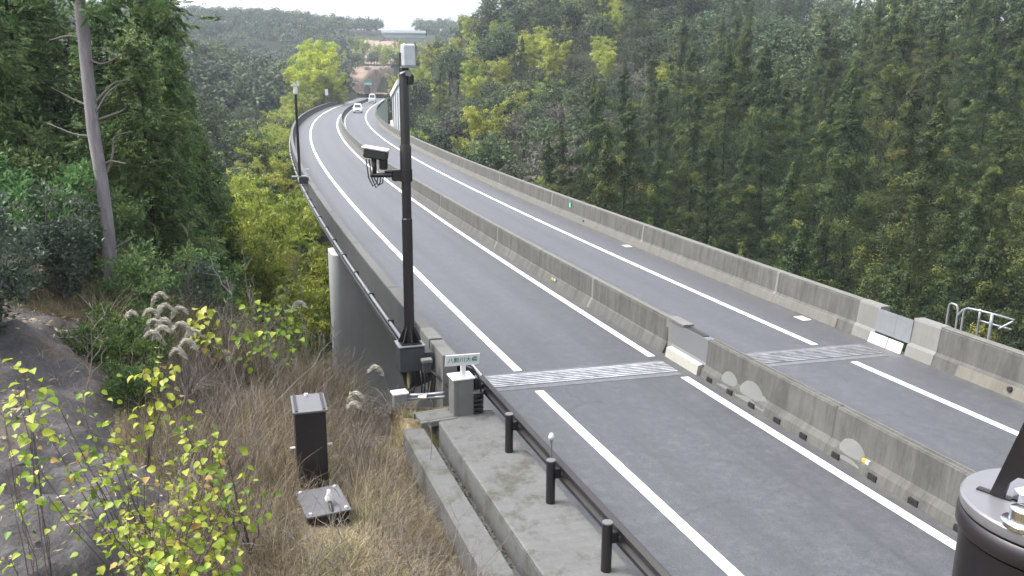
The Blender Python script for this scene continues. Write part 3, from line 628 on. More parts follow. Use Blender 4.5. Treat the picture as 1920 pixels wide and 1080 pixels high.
MB().box((0, 0, .835), (.45, .4, .035), bevel=.008).obj('lid', M['white'], t)
MB().box((-.12, -.173, .4), (.012, .006, .78)).obj('door_seam', M['darktop'], t)
t = thing('stay_bar', 'white bar and black cable leaning beside the bridge name sign', 'bar', tuple(pos(-1.75, -1.72, .8)))
MB().tube([(-.13, .1, .36), (.1, -.1, .06)], .028, 8).obj('bar', M['white'], t)
MB().tube([(-.22, .06, .34), (-.05, -.05, .22), (.06, -.16, .0), (.07, -.18, -.25)], .02, 8).obj('cable', M['black'], t, smooth=True)
t = thing('ribbed_drum', 'stack of black ribbed rubber rings around the guardrail end post', 'rubber post guard', tuple(pos(-1.75, -1.7, .07)))
mb = MB()
for k in range(5): mb.lathe([(.1, .09*k), (.155, .09*k+.015), (.155, .09*k+.065), (.1, .09*k+.08)], (0, 0, 0), 18, caps=False)
mb.obj('rings', M['black'], t, smooth=True, angle=50)
MB().lathe([(.19, .45), (.19, .475), (.09, .49)], (0, 0, 0), 6).obj('top_plate', M['boxgrey'], t)
t = thing('junction_box', 'small white-topped junction box standing in dry grass left of the pipe', 'junction box', tuple(pos(-.75, -2.98, -.25)), R_(4))
MB().box((0, 0, .32), (.26, .2, .3)).obj('body', M['steel'], t)
MB().box((0, 0, .5), (.32, .26, .035), bevel=.006).obj('lid', M['white'], t)
mb = MB()
for dx in (-.05, .06): mb.tube([(dx, -.05, .2), (dx+.01, -.06, -.2)], .03, 8)
mb.obj('down_pipe', M['steel'], t)
t = wthing('flexible_conduit', 'silvery twin conduit running from the small junction box to the grey cabinet', 'conduit')
mb = MB()
for dz, du in ((0, 0), (.07, .05)):
    mb.tube([pos(-.8, -2.9, .12+dz), pos(-.85, -2.5, .12+dz), pos(-.9, -2.3, .14+dz), pos(-1.1+du, -2.15, .2+dz)], .034, 10)
mb.obj('pipe', M['steel'], t, smooth=True)
mb = MB(); mb.tube([pos(-.82, -2.62, .15), pos(-.87, -2.46, .15)], .06, 10); mb.obj('coupling', M['chrome'], t)
t = thing('sensor_box', 'little grey box on a short black stem between the pole bracket and cabinet', 'junction box', tuple(pos(-.5, -2.36, .45)))
MB().box((0, 0, .34), (.22, .16, .07), bevel=.01).obj('lid', M['boxgrey'], t); MB().box((0, 0, .2), (.16, .12, .22)).obj('body', M['bracket'], t)
MB().tube([(.05, -.02, .15), (.22, -.12, -.02), (.4, -.3, -.18), (.46, -.42, -.28)], .03, 8).obj('black_cable', M['black'], t, smooth=True)
mb = MB()
for k in range(5): mb.tube([(-.12+.07*k, .05, .12), (-.1+.07*k, .02, -.1), (-.12+.06*k, 0, -.5)], .016, 6)
mb.obj('cable_bundle', M['black'], t, smooth=True)

# ------------------------------------------------------------------ the two dark boxes in the grass
t = thing('tall_cabinet', 'tall dark brown steel cabinet standing in the dry grass', 'cabinet', (-4.98, -3.5, 0), R_(-2))
MB().box((0, 0, .64), (.47, .68, 1.4), bevel=.008).obj('body', M['dark'], t)
MB().box((0, 0, 1.36), (.53, .78, .035), bevel=.006).obj('lid', M['darktop'], t)
for x in (-.21, .21): MB().box((x, 0, 1.385), (.04, .74, .02)).obj('lid_rail', M['dark'], t)
MB().tube([(-.02, .3, 1.38), (-.02, .3, 1.42)], .03, 8).obj('lid_bolt', M['white'], t)
for x in (-.25, .25): MB().tube([(x, -.2, .72), (x*1.3, -.2, .72)], .02, 8).obj('latch', M['white'], t)
t = thing('low_box', 'low dark box with grey lid and white cable gland in front of the tall cabinet', 'box', (-4.95, -4.7, 0), R_(6))
MB().box((0, 0, -.06), (.6, .78, .6), bevel=.008).obj('body', M['dark'], t)
MB().box((0, 0, .25), (.66, .86, .03), bevel=.005).obj('lid', M['darktop'], t)
for x, y in ((-.26, .36), (.26, .36), (-.26, -.36), (.26, -.36)): MB().lathe([(.024, .26), (.024, .29), (.01, .295)], (x, y, 0), 8).obj('lid_bolt', M['white'], t)
MB().lathe([(.035, .3), (.06, .33), (.062, .38), (.03, .44), (.026, .5)], (.06, -.16, 0), 14).obj('cable_gland', M['white'], t, smooth=True)
MB().tube([(.06, -.18, .34), (.05, -.28, .3), (.05, -.42, .24), (.05, -.46, .0)], .026, 8).obj('black_cable', M['black'], t, smooth=True)

# ------------------------------------------------------------------ ladder hand rails beyond the right parapet
t = wthing('ladder_handrail', 'curved galvanised ladder handrails rising behind the right parapet', 'handrail')
def rail(pts, nm, r=.024):
    P = []; pts = [np.array(p, float) for p in pts]
    for i in range(len(pts)-1):
        for k in range(6): P.append(pts[i]+(pts[i+1]-pts[i])*k/6)
    P.append(pts[-1]); P = np.array(P)
    for _ in range(3): P[1:-1] = (P[:-2]+2*P[1:-1]+P[2:])/4
    MB().tube([pos(s, u, h) for s, u, h in P], r, 10).obj(nm, M['steel'], t, smooth=True)
rail([(-1.27, 10.3, .3), (-1.27, 10.3, 1.38), (-1.31, 10.3, 1.5), (-1.5, 10.3, 1.5), (-1.56, 10.3, 1.38), (-1.56, 10.3, .3)], 'hoop')
rail([(-1.72, 10.3, .3), (-1.72, 10.3, 1.4), (-1.8, 10.3, 1.5), (-2.1, 10.32, 1.52), (-2.5, 10.5, 1.49), (-2.72, 10.75, 1.42)], 'top_rail', .026)
rail([(-1.56, 10.3, 1.25), (-1.66, 10.34, 1.42), (-1.8, 10.36, 1.5)], 'link')
rail([(-1.95, 10.55, -.2), (-1.95, 10.55, 1.5)], 'post'); rail([(-2.42, 10.4, -.2), (-2.42, 10.4, 1.5)], 'post', .036); rail([(-1.95, 10.56, 1.22), (-2.72, 10.7, 1.2)], 'mid_rail'); rail([(-2.72, 10.72, 1.4), (-2.55, 10.5, 1.18)], 'link')

# ------------------------------------------------------------------ the viewer's own mast: pole head, flange, gusset
FZ = 5.755
def onz(px, py, z):
    d = at(px, py, 1.0)-CAM; return CAM+d*((z-CAM[2])/d[2])
c0 = onz(1984, 948, FZ)
t = thing('mast_head', 'near dark mast top with grey round flange and black fin at lower right', 'mast', tuple(c0))
MB().lathe([(.131, -1.7), (.131, -.062)], (0, 0, 0), 48).obj('mast_tube', plain('mast_paint', (.008, .007, .010), .35, 0, .15), t, smooth=True, angle=40)
MB().lathe([(.134, -.058), (.139, -.05), (.139, -.03), (.134, -.024)], (0, 0, 0), 48).obj('rim_band', plain('rim_dark', (.02, .018, .022), .35, .2, .1), t, smooth=True, angle=40)
MB().lathe([(.135, -.02), (.137, -.016), (.137, -.003), (.134, 0)], (0, 0, 0), 48).obj('flange', plain('flange_grey', (.17, .17, .185), .3, .3, .1), t, smooth=True, angle=40)
a = onz(1830, 918, FZ)-c0; b = onz(1893, 940, FZ)-c0; ex = (b-a); L = np.linalg.norm(ex); ex /= L
MB().prism([(0, 0), (L*1.02, 0), (L*1.02, .012), (0, .012)], ex, np.cross([0, 0, 1], ex), a, .006).obj('fin_foot', M['dark'], t)
MB().prism([(.022, .004), (L*.84, .004), (L*.92, .03), (L*1.15, .045), (L*1.6, .048), (L*2.6, .02), (L*2.6, .33), (L*2.0, .33)], ex, (0, 0, 1), a, .009).obj('fin', plain('fin_black', (.006, .005, .007), .4, 0, .1), t)
q = onz(1918, 985, FZ)-c0
MB().lathe([(.03, 0), (.03, .006), (.02, .008), (.02, .026), (.012, .03)], tuple(q), 20).obj('bolt', M['chrome'], t, smooth=True, angle=40)
q = onz(1925, 945, FZ)-c0
MB().lathe([(.02, 0), (.02, .02), (.014, .024)], tuple(q), 6).obj('nut', M['chrome'], t)

# ------------------------------------------------------------------ far road furniture
t = wthing('equipment_board', 'grey panelled board with sloping white top beside the right parapet, half behind the camera pole', 'board')
c = pos(93, 10.75, 0); e1 = pos(98, 10.6, 0)-pos(88, 10.6, 0); e1 /= np.linalg.norm(e1)
MB().prism([(-4.6, .3), (5.5, .3), (5.5, 4.6), (3, 4.9), (-4.6, 6.2)], e1, (0, 0, 1), c, .25).obj('panel', plain('board_grey', (.3, .33, .35), .5, 0, .12, 1), t)
MB().prism([(5.8, 4.45), (-4.8, 6.15), (-4.8, 6.75), (5.8, 5.0)], e1, (0, 0, 1), c-np.array([.1, 0, 0]), .5).obj('white_hood', M['white'], t)
MB().prism([(4.5, .3), (9, .3), (9, .8), (5.5, 1.5)], e1, (0, 0, 1), c-np.array([.15, 0, 0]), .5).obj('white_box', M['white'], t)
for k in (-3, .2, 3.4): MB().prism([(k, .3), (k+.18, .3), (k+.18, 5.1), (k, 5.1)], e1, (0, 0, 1), c-np.array([.17, 0, 0]), .08).obj('stiffener', M['boxgrey'], t)
t = wthing('green_sheet', 'dark green sheeting on the right parapet left of the grey board', 'sheet')  # plain dark green surface along the parapet, top sloping down with distance
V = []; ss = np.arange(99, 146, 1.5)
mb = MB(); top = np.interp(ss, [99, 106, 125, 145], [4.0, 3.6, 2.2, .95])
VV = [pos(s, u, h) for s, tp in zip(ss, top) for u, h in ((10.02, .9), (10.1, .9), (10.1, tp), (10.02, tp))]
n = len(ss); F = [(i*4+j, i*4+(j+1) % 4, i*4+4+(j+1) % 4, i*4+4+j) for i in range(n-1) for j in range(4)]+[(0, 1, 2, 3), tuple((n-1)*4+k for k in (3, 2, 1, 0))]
mb.add(VV, F).obj('sheet', M['dark_sheet'], t)
c = at(690, 156, 352)
t = thing('green_sign', 'wide green road sign on two legs in front of the bare far cutting', 'road sign', tuple(c))
def face(c): v = CAM-np.array(c); return math.atan2(v[0], -v[1])
t.rotation_euler = (0, 0, face(c))
MB().box((0, 0, .3), (3.4, .12, 2.2), bevel=.03).obj('panel', M['farsign'], t)
MB().box((0, -.08, -.25), (3.0, .03, .9)).obj('white_band', plain('pale_teal', (.4, .55, .52), .5), t); mb = MB()
for x in (-1.2, 1.2): MB().box((x, .1, -2.6), (.16, .16, 5)).obj('leg', M['steel'], t)
c = pos(205, -2.6, 0); t = thing('marker_board', 'small white marker board on a post beyond the far bend of the left parapet', 'marker', tuple(c), face(c))
MB().box((0, 0, 3.4), (.7, .06, 1.5), bevel=.02).obj('board', plain('pale_blue_board', (.6, .68, .7), .5), t); MB().box((0, .08, 1.7), (.1, .1, 3.4)).obj('post', M['steel'], t)
# overpass
c = at(757, 66, 470); t = thing('overpass', 'pale girder overpass crossing the far valley mouth above the cutting', 'bridge', tuple(c), face(c))
MB().box((0, 0, 1.0), (24, 7, .5)).obj('deck', plain('pale_girder', (.5, .54, .57), .6, 0, .08, .3), t)
for y in (-3.6, 3.6): MB().box((0, y, 1.75), (24, .25, 1.2)).obj('railing', plain('pale_rail', (.55, .6, .63), .6), t)
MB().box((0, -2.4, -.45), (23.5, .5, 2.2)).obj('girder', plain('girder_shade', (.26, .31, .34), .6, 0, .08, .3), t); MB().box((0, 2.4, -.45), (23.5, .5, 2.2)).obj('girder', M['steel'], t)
MB().box((-12, 0, -3), (2.4, 6.5, 5)).obj('abutment', M['conc_new'], t)
MB().prism([(-11, -1.5), (-9.6, -1.5), (-1, -9.5), (-2.6, -9.5)], (1, 0, 0), (0, 0, 1), (0, -4, 0), .6).obj('slope_drain', M['conc_new'], t)
# bare earth cutting: a skin of soil over the far bank
def patch(name, pxs, ds, mt, off=.25, rough=.3):
    n = 26; X = np.empty((n, n)); Y = np.empty((n, n))
    for i, px in enumerate(np.linspace(*pxs, n)):
        for j, d in enumerate(np.linspace(*ds, n)): X[i, j], Y[i, j] = polar(px, d)
    rg = np.random.RandomState(3); Z = tz(X, Y)+off+rg.rand(n*n)*rough
    V = np.stack([X.ravel(), Y.ravel(), Z], 1); i = np.arange(n-1)[:, None]*n; j = np.arange(n-1)[None]
    Q = np.stack([i+j, i+n+j, i+n+j+1, i+j+1], -1).reshape(-1, 4)[:, ::-1]
    return tag(link(name, quadmesh(name, V, Q, np.zeros(n*n), mt, True)), kind='structure')
M['soil'] = plain('bare_soil', (.17, .13, .1), .95, 0, .45, .25, .1)
patch('earth_cutting', (655, 742), (350, 400), M['soil'], 1.5, .5)
patch('earth_slope', (690, 752), (425, 500), plain('pale_soil', (.24, .185, .15), .95, 0, .3, .1, .1), 1.0, .4)

# ------------------------------------------------------------------ cars coming toward the viewer
def car(s, u, L, W, H, hood, label, van):
    c = pos(s, u, .0); t = thing('white_car', label, 'car', tuple(c), -heading(s)+math.pi)
    hw, hl = W/2, L/2; zb = .3; belt = H*.56
    def loft(sec, nm, mt, sm=True):
        mb = MB(); n = len(sec[0][1])
        V = [(x, y, z) for y, pts in sec for x, z in pts]
        F = [(i*n+k, i*n+(k+1) % n, (i+1)*n+(k+1) % n, (i+1)*n+k) for i in range(len(sec)-1) for k in range(n)]+[tuple(range(n)), tuple((len(sec)-1)*n+k for k in range(n-1, -1, -1))]
        return mb.add(V, F).obj(nm, mt, t, smooth=True, angle=35)
    def ring(w_, z0, z1): return [(-w_*.96, z0), (w_*.96, z0), (w_, z0+.12), (w_, (z0+z1)/2), (w_*.95, z1-.04), (w_*.85, z1), (-w_*.85, z1), (-w_*.95, z1-.04), (-w_, (z0+z1)/2), (-w_, z0+.12)]
    hz = belt-(.02 if van else .1)
    b = loft([(-hl, ring(hw*.9, zb+.1, belt-.05)), (-hl+.12, ring(hw, zb, belt)), (hl-hood-.3, ring(hw, zb, belt)), (hl-.25, ring(hw, zb, hz)), (hl, ring(hw*.88, zb+.08, hz-.15))], 'body', M['carwhite'])
    r0, r1, w0, w1 = -hl+.15, hl-hood-.75, -hl+.06, hl-hood
    def trap(y0, y1): return None
    lo, up = belt-.03, H; V = [(-hw*.93, w0, lo), (hw*.93, w0, lo), (hw*.93, w1, lo), (-hw*.93, w1, lo), (-hw*.76, r0, up-.06), (hw*.76, r0, up-.06), (hw*.76, r1, up-.06), (-hw*.76, r1, up-.06), (-hw*.66, r0+.1, up), (hw*.66, r0+.1, up), (hw*.66, r1-.1, up), (-hw*.66, r1-.1, up)]
    V = np.array(V); F = [(0, 1, 5, 4), (1, 2, 6, 5), (2, 3, 7, 6), (3, 0, 4, 7), (4, 5, 9, 8), (5, 6, 10, 9), (6, 7, 11, 10), (7, 4, 8, 11), (8, 9, 10, 11)]
    MB().add(V, F).obj('cabin', M['carwhite'], t)
    def pane(a, b_, c_, d_, nm):
        P = [np.array(V[i], float) for i in (a, b_, c_, d_)]; m_ = sum(P)/4; nn = np.cross(P[1]-P[0], P[3]-P[0]); nn /= np.linalg.norm(nn); nn *= np.sign(nn@(m_-V.mean(0)))
        Q = [m_+(p-m_)*.86+nn*.012 for p in P]; MB().add(Q, [(0, 1, 2, 3)]).obj(nm, M['glass'], t)
    pane(2, 3, 7, 6, 'windscreen'); pane(0, 1, 5, 4, 'rear_window'); pane(1, 2, 6, 5, 'side_window'); pane(3, 0, 4, 7, 'side_window')
    for x in (-hw+.12, hw-.12):
        for y in (-hl+.7, hl-.7):
            wv = MB().lathe([(.2, -.1), (.31, -.09), (.31, .09), (.2, .1)], (0, 0, 0), 18).obj('wheel', M['black'], t); wv.matrix_local = Matrix.Translation((x, y, .31))@Matrix.Rotation(R_(90), 4, 'Y')
            rm = MB().lathe([(.05, -.105), (.19, -.1), (.19, .1), (.05, .105)], (0, 0, 0), 14).obj('rim', M['steel'], wv)
    for x in (-hw+.3, hw-.3): MB().box((x, hl-.05, zb+.42), (.34, .16, .18), bevel=.04).obj('headlight', M['lamp'], t)
    MB().box((0, hl-.02, zb+.2), (W*.5, .08, .16), bevel=.02).obj('grille', M['black'], t); MB().box((0, hl+.03, zb+.06), (.33, .02, .16)).obj('number_plate', M['white'], t)
    for x in (-hw-.08, hw+.08): MB().box((x, hl-hood-.35, belt+.05), (.16, .1, .14), bevel=.02).obj('mirror', M['carwhite'], t)
car(166, 6.42, 4.4, 1.8, 1.8, .9, 'nearer white car coming round the bend on the far carriageway', False)
car(252, 6.6, 5.2, 2.1, 2.6, .5, 'white van following the car, farther round the bend', True)
# ------------------------------------------------------------------ vegetation builders
def unit(v): return v/(np.linalg.norm(v, axis=-1, keepdims=True)+1e-9)
def leaves(C, D, L, Wd, rg, fold=.25):
    """diamond leaves: centres C, length directions D"""
    n = len(C); r = unit(rg.normal(size=(n, 3))); S = unit(np.cross(D, r)); Nn = np.cross(D, S)
    L = np.broadcast_to(L, n)[:, None]; Wd = np.broadcast_to(Wd, n)[:, None]
    a = C-D*L*.5; b = C+S*Wd*.5+Nn*Wd*fold; c = C+D*L*.5-Nn*Wd*fold*.6; d = C-S*Wd*.5+Nn*Wd*fold
    V = np.stack([a, b, c, d], 1).reshape(-1, 3); Q = np.arange(4*n).reshape(n, 4)
    return V, Q
def leaves2(C, Nrm, D0, L, Wd, rg, jit=.4, fold=.12):
    """diamond leaves lying on the outside of their tuft: Nrm is the way they face, D0 the way they point"""
    n = len(C); Nn = unit(Nrm+rg.normal(0, jit, (n, 3))); D = unit(D0-Nn*(D0*Nn).sum(1, keepdims=True)+rg.normal(0, .05, (n, 3))); S = np.cross(Nn, D)
    L = np.broadcast_to(L, n)[:, None]; Wd = np.broadcast_to(Wd, n)[:, None]
    V = np.stack([C-D*L*.5, C+S*Wd*.5-Nn*Wd*fold, C+D*L*.5-Nn*Wd*fold, C-S*Wd*.5-Nn*Wd*fold], 1).reshape(-1, 3)
    return V, np.arange(4*n).reshape(n, 4)
def tuftpart(cen, rad, per, rg, L, Wd, tone, flat=.85, hang=0.0, jit=.4, thick=.35, spread=.12):
    """opaque little tufts: leaves over the upper shell of each, facing outwards"""
    n = len(cen); rad = np.broadcast_to(rad, n); d = unit(rg.normal(size=(n, per, 3))+np.array([0, 0, .25])); off = d*(1-thick*rg.rand(n, per, 1))*rad[:, None, None]; off[..., 2] *= flat
    C = (np.asarray(cen)[:, None]+off).reshape(-1, 3); Nr = (d+np.array([0, 0, .3])).reshape(-1, 3); D0 = unit(rg.normal(size=(n*per, 3))*.6+np.array([0, 0, hang]))
    T = np.clip(np.repeat(np.broadcast_to(tone, n), per)+rg.normal(0, spread, n*per), 0, 1)
    V, Q = leaves2(C, Nr, D0, L*(.7+.6*rg.rand(len(C))), Wd, rg, jit); return V, Q, np.repeat(T, 4)
def tubes(paths, n=5):
    """many tapered tubes: list of (points, radii)"""
    Vs, Qs, k = [], [], 0
    for P, R in paths:
        P = np.asarray(P, float); R = np.asarray(R, float); T = unit(np.gradient(P, axis=0))
        a = np.array([.3, .2, .9]) if abs(T[0, 2]) < .8 else np.array([1.0, .1, 0]); S = unit(np.cross(T, a)); B = np.cross(T, S)
        q = np.arange(n)*2*math.pi/n
        V = P[:, None]+R[:, None, None]*(np.cos(q)[None, :, None]*S[:, None]+np.sin(q)[None, :, None]*B[:, None]); m = len(P)
        i = np.arange(m-1)[:, None]*n; j = np.arange(n)[None]; j2 = (j+1) % n
        Qs.append(np.stack([i+j, i+j2, i+n+j2, i+n+j], -1).reshape(-1, 4)+k); Vs.append(V.reshape(-1, 3)); k += m*n
    return np.concatenate(Vs), np.concatenate(Qs)
def stick(p, q, r0, r1, rg, k=6, wob=.08):
    p = np.asarray(p, float); q = np.asarray(q, float); t = np.linspace(0, 1, k)[:, None]; L = np.linalg.norm(q-p)
    w_ = rg.normal(size=(k, 3))*wob*L*np.sin(t*math.pi); w_[:, 2] *= .4
    return p+(q-p)*t+w_*.6, np.linspace(r0, r1, k)
def clumps(cen, rad, per, rg, flat=1.0, up=.4, shell=.55):
    """leaf positions gathered in clumps; returns centres, outward directions, clump tone"""
    n = len(cen); rad = np.broadcast_to(rad, n)
    d = unit(rg.normal(size=(n, per, 3))); rr = (shell+(1-shell)*rg.rand(n, per, 1)); off = d*rr*rad[:, None, None]; off[..., 2] *= flat
    C = cen[:, None]+off; D = unit(d+np.array([0, 0, up])+rg.normal(size=d.shape)*.35)
    tone = np.clip(rg.normal(.5, .22, (n, 1))+rg.normal(0, .13, (n, per)), 0, 1)
    return C.reshape(-1, 3), D.reshape(-1, 3), tone.ravel()

LEAF = {
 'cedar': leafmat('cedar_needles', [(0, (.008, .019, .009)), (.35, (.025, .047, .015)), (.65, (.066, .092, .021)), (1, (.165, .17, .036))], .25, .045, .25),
 'cypress': leafmat('cypress_sprays', [(0, (.036, .07, .026)), (.45, (.08, .145, .05)), (.8, (.135, .21, .07)), (1, (.19, .225, .075))], .35, .05, .25),
 'broad': leafmat('broad_leaves', [(0, (.022, .036, .018)), (.5, (.052, .078, .036)), (.85, (.10, .135, .055)), (1, (.17, .19, .075))], .3, .05, .28),
 'bamboo': leafmat('bamboo_leaves', [(0, (.07, .10, .02)), (.4, (.20, .25, .042)), (.75, (.34, .39, .06)), (1, (.47, .48, .10))], .4, .04, .22),
 'yellow': leafmat('golden_bamboo_leaves', [(0, (.20, .25, .02)), (.5, (.36, .43, .035)), (1, (.5, .54, .06))], .4, .02, .15),
 'shrub': leafmat('yellow_shrub_leaves', [(0, (.07, .14, .015)), (.3, (.15, .24, .022)), (.6, (.27, .33, .035)), (.9, (.38, .39, .06)), (.97, (.42, .39, .12)), (1, (.3, .2, .05))], .35, .03, .12, .4),
 'grey': leafmat('grey_green_leaves', [(0, (.03, .05, .033)), (.6, (.075, .105, .075)), (1, (.16, .19, .145))], .25, .03, .15, .4),
 'fern': leafmat('fern_leaves', [(0, (.03, .06, .018)), (.6, (.075, .14, .035)), (1, (.14, .2, .055))], .35, .03, .15),
 'brush': leafmat('brush_twigs', [(0, (.055, .05, .044)), (.5, (.11, .10, .088)), (.8, (.085, .11, .058)), (1, (.17, .15, .13))], .2, .05, .2),
 'straw': leafmat('dry_grass', [(0, (.075, .062, .045)), (.35, (.175, .145, .10)), (.7, (.35, .29, .19)), (.93, (.52, .45, .30)), (1, (.14, .17, .06))], .3, .02, .1),
 'plume': leafmat('plume_hair', [(0, (.38, .36, .31)), (1, (.66, .63, .55))], .4, .01, .05),
}
BARK = {'dark': bark('dark_bark', (.014, .012, .01), (.045, .038, .032)), 'pale': bark('pale_bark', (.13, .118, .125), (.30, .275, .285), .8), 'culm': bark('bamboo_culm', (.10, .13, .04), (.2, .22, .07)), 'twig': bark('grey_twig', (.095, .082, .075), (.25, .22, .2), 2)}

def pack(name, parts, mt):
    """parts: list of (V, Q, tone)"""
    Vs, Qs, Ts, k = [], [], [], 0
    for V, Q, T in parts: Vs.append(V); Qs.append(Q+k); Ts.append(T); k += len(V)
    return quadmesh(name, np.concatenate(Vs), np.concatenate(Qs), np.concatenate(Ts), mt)
def leafpart(C, D, L, Wd, tone, rg, fold=.25):
    V, Q = leaves(C, D, L, Wd, rg, fold); return V, Q, np.repeat(tone, 4)
def woodmesh(name, paths, mt, n=6):
    V, Q = tubes(paths, n); return quadmesh(name, V, Q, np.zeros(len(V)), mt, True)

def cedar_meshes(seed, H=16.0, Rm=2.6, per=84, ls=1.0, m='cedar'):
    rg = np.random.RandomState(seed); paths = [stick((0, 0, -1.5), (rg.normal(0, .15), rg.normal(0, .15), H), .16, .015, rg, 8, .006)]
    cen, rad, tn = [], [], []; z = H*.08; k = 0
    while z < H*.96:
        f = (z-H*.08)/(H*.92); R0 = Rm*min(1.0, (1-f)*1.2+.03)*(.82+.3*rg.rand()); nb = 5 if f < .6 else 4 if f < .85 else 3
        for b in range(nb):
            a = k*2.4+rg.normal(0, .5); k += 1; R = R0*(.6+.5*rg.rand()); o = np.array([math.cos(a), math.sin(a), 0]); tip = o*R+np.array([0, 0, z-.1*R+rg.normal(0, .25)])
            if rg.rand() < .5: paths.append(stick((0, 0, z+.1), tip, .04, .012, rg, 3, .03))
            r = (.62+.5*rg.rand())*(.40+.62*min(1, R0/2.6)); t0 = rg.normal(.46, .16)
            for q in range(6 if R > .9 else 3):                     # a bunch of upturned tufts of unequal size
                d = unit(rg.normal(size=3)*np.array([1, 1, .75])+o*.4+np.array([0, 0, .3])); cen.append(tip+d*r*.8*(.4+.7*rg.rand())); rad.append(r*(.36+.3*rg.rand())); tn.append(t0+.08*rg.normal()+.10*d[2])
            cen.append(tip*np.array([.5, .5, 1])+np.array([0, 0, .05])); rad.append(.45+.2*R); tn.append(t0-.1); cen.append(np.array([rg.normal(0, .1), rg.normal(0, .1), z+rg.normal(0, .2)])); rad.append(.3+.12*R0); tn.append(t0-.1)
        z += (.75+.5*(1-f))*(.75+.5*rg.rand())
    for q in range(7): cen.append(np.array([rg.normal(0, .07), rg.normal(0, .07), H*(.94+.012*q)])); rad.append(.34-.035*q); tn.append(.55)
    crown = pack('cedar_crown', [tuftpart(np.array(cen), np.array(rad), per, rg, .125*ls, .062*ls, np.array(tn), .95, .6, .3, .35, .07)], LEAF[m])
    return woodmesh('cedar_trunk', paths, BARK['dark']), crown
def broad_meshes(seed, H=9.0, R=3.4, per=150, ls=1.0, m='broad', nl=26, open_=0.0):
    rg = np.random.RandomState(seed); cen, rad, paths = [], [], []
    top = np.array([rg.normal(0, .4), rg.normal(0, .4), H*.5]); paths.append(stick((0, 0, -1.5), top, .22, .13, rg, 5, .03))
    for k in range(nl):
        d = unit(rg.normal(size=3)); d[2] = abs(d[2])*1.1-.25; rr = .45+.55*rg.rand()
        c = np.array([d[0]*R*rr*.85, d[1]*R*rr*.85, H*.56+d[2]*H*.36*rr]); cen.append(c); rad.append(R*(.22+.17*rg.rand()))
        if k % 2 == 0: paths.append(stick(top-np.array([0, 0, rg.rand()*H*.15]), c, .08, .02, rg, 5, .06))
    cen = np.array(cen); rad = np.array(rad)
    # lobes are themselves broken into little tufts
    sub = []; sr = []
    for c, r in zip(cen, rad):
        dd = unit(rg.normal(size=(12, 3))); dd[:, 2] = dd[:, 2]*.8+.15; sub.append(c+dd*r*(.75+.3*rg.rand(12, 1))); sr.append(np.full(12, r*.36))
    lt = np.repeat(rg.normal(.48, .17, len(cen)), 12)+rg.normal(0, .1, len(cen)*12)
    crown = pack('broad_crown', [tuftpart(np.concatenate(sub), np.concatenate(sr), max(3, int(per*(1-open_))//12), rg, .27*ls, .15*ls, lt, .8, .1, .36, .45, .08)], LEAF[m])
    return woodmesh('broad_trunk', paths, BARK['dark']), crown
def bamboo_meshes(seed, H=10.0, n=8, ls=1.0, m='bamboo', per=26):
    rg = np.random.RandomState(seed); paths, cen, rad = [], [], []
    for k in range(n):
        a = rg.rand()*6.28; b = np.array([math.cos(a), math.sin(a), 0])*rg.rand()**.5*1.5; h = H*(.78+.27*rg.rand()); dr = np.array([math.cos(a+rg.normal(0, .6)), math.sin(a+rg.normal(0, .6)), 0])*h*(.10+.12*rg.rand())
        t = np.linspace(0, 1, 9)[:, None]; P = b+np.array([0, 0, 1])*(h*t-h*.07*t**4)+dr*t**2.4; P[0, 2] = -1.2
        paths.append((P, np.linspace(.05, .012, 9)))
        for q in np.linspace(.38, 1.0, 15):
            p = np.array([np.interp(q, t[:, 0], P[:, i]) for i in range(3)]); spread = h*.10*(1.15-q)+.25
            for _ in range(2): cen.append(p+rg.normal(0, 1, 3)*np.array([spread, spread, spread*.5])+np.array([0, 0, -.15])); rad.append(.42+.3*rg.rand())
    cen = np.array(cen); crown = pack('bamboo_crown', [tuftpart(cen, np.array(rad), int(per*1.5), rg, .30*ls, .085*ls, rg.normal(.5, .27, len(cen)), .75, -1.0, .42, .5, .09)], LEAF[m])
    return woodmesh('bamboo_culms', paths, BARK['culm'], 5), crown
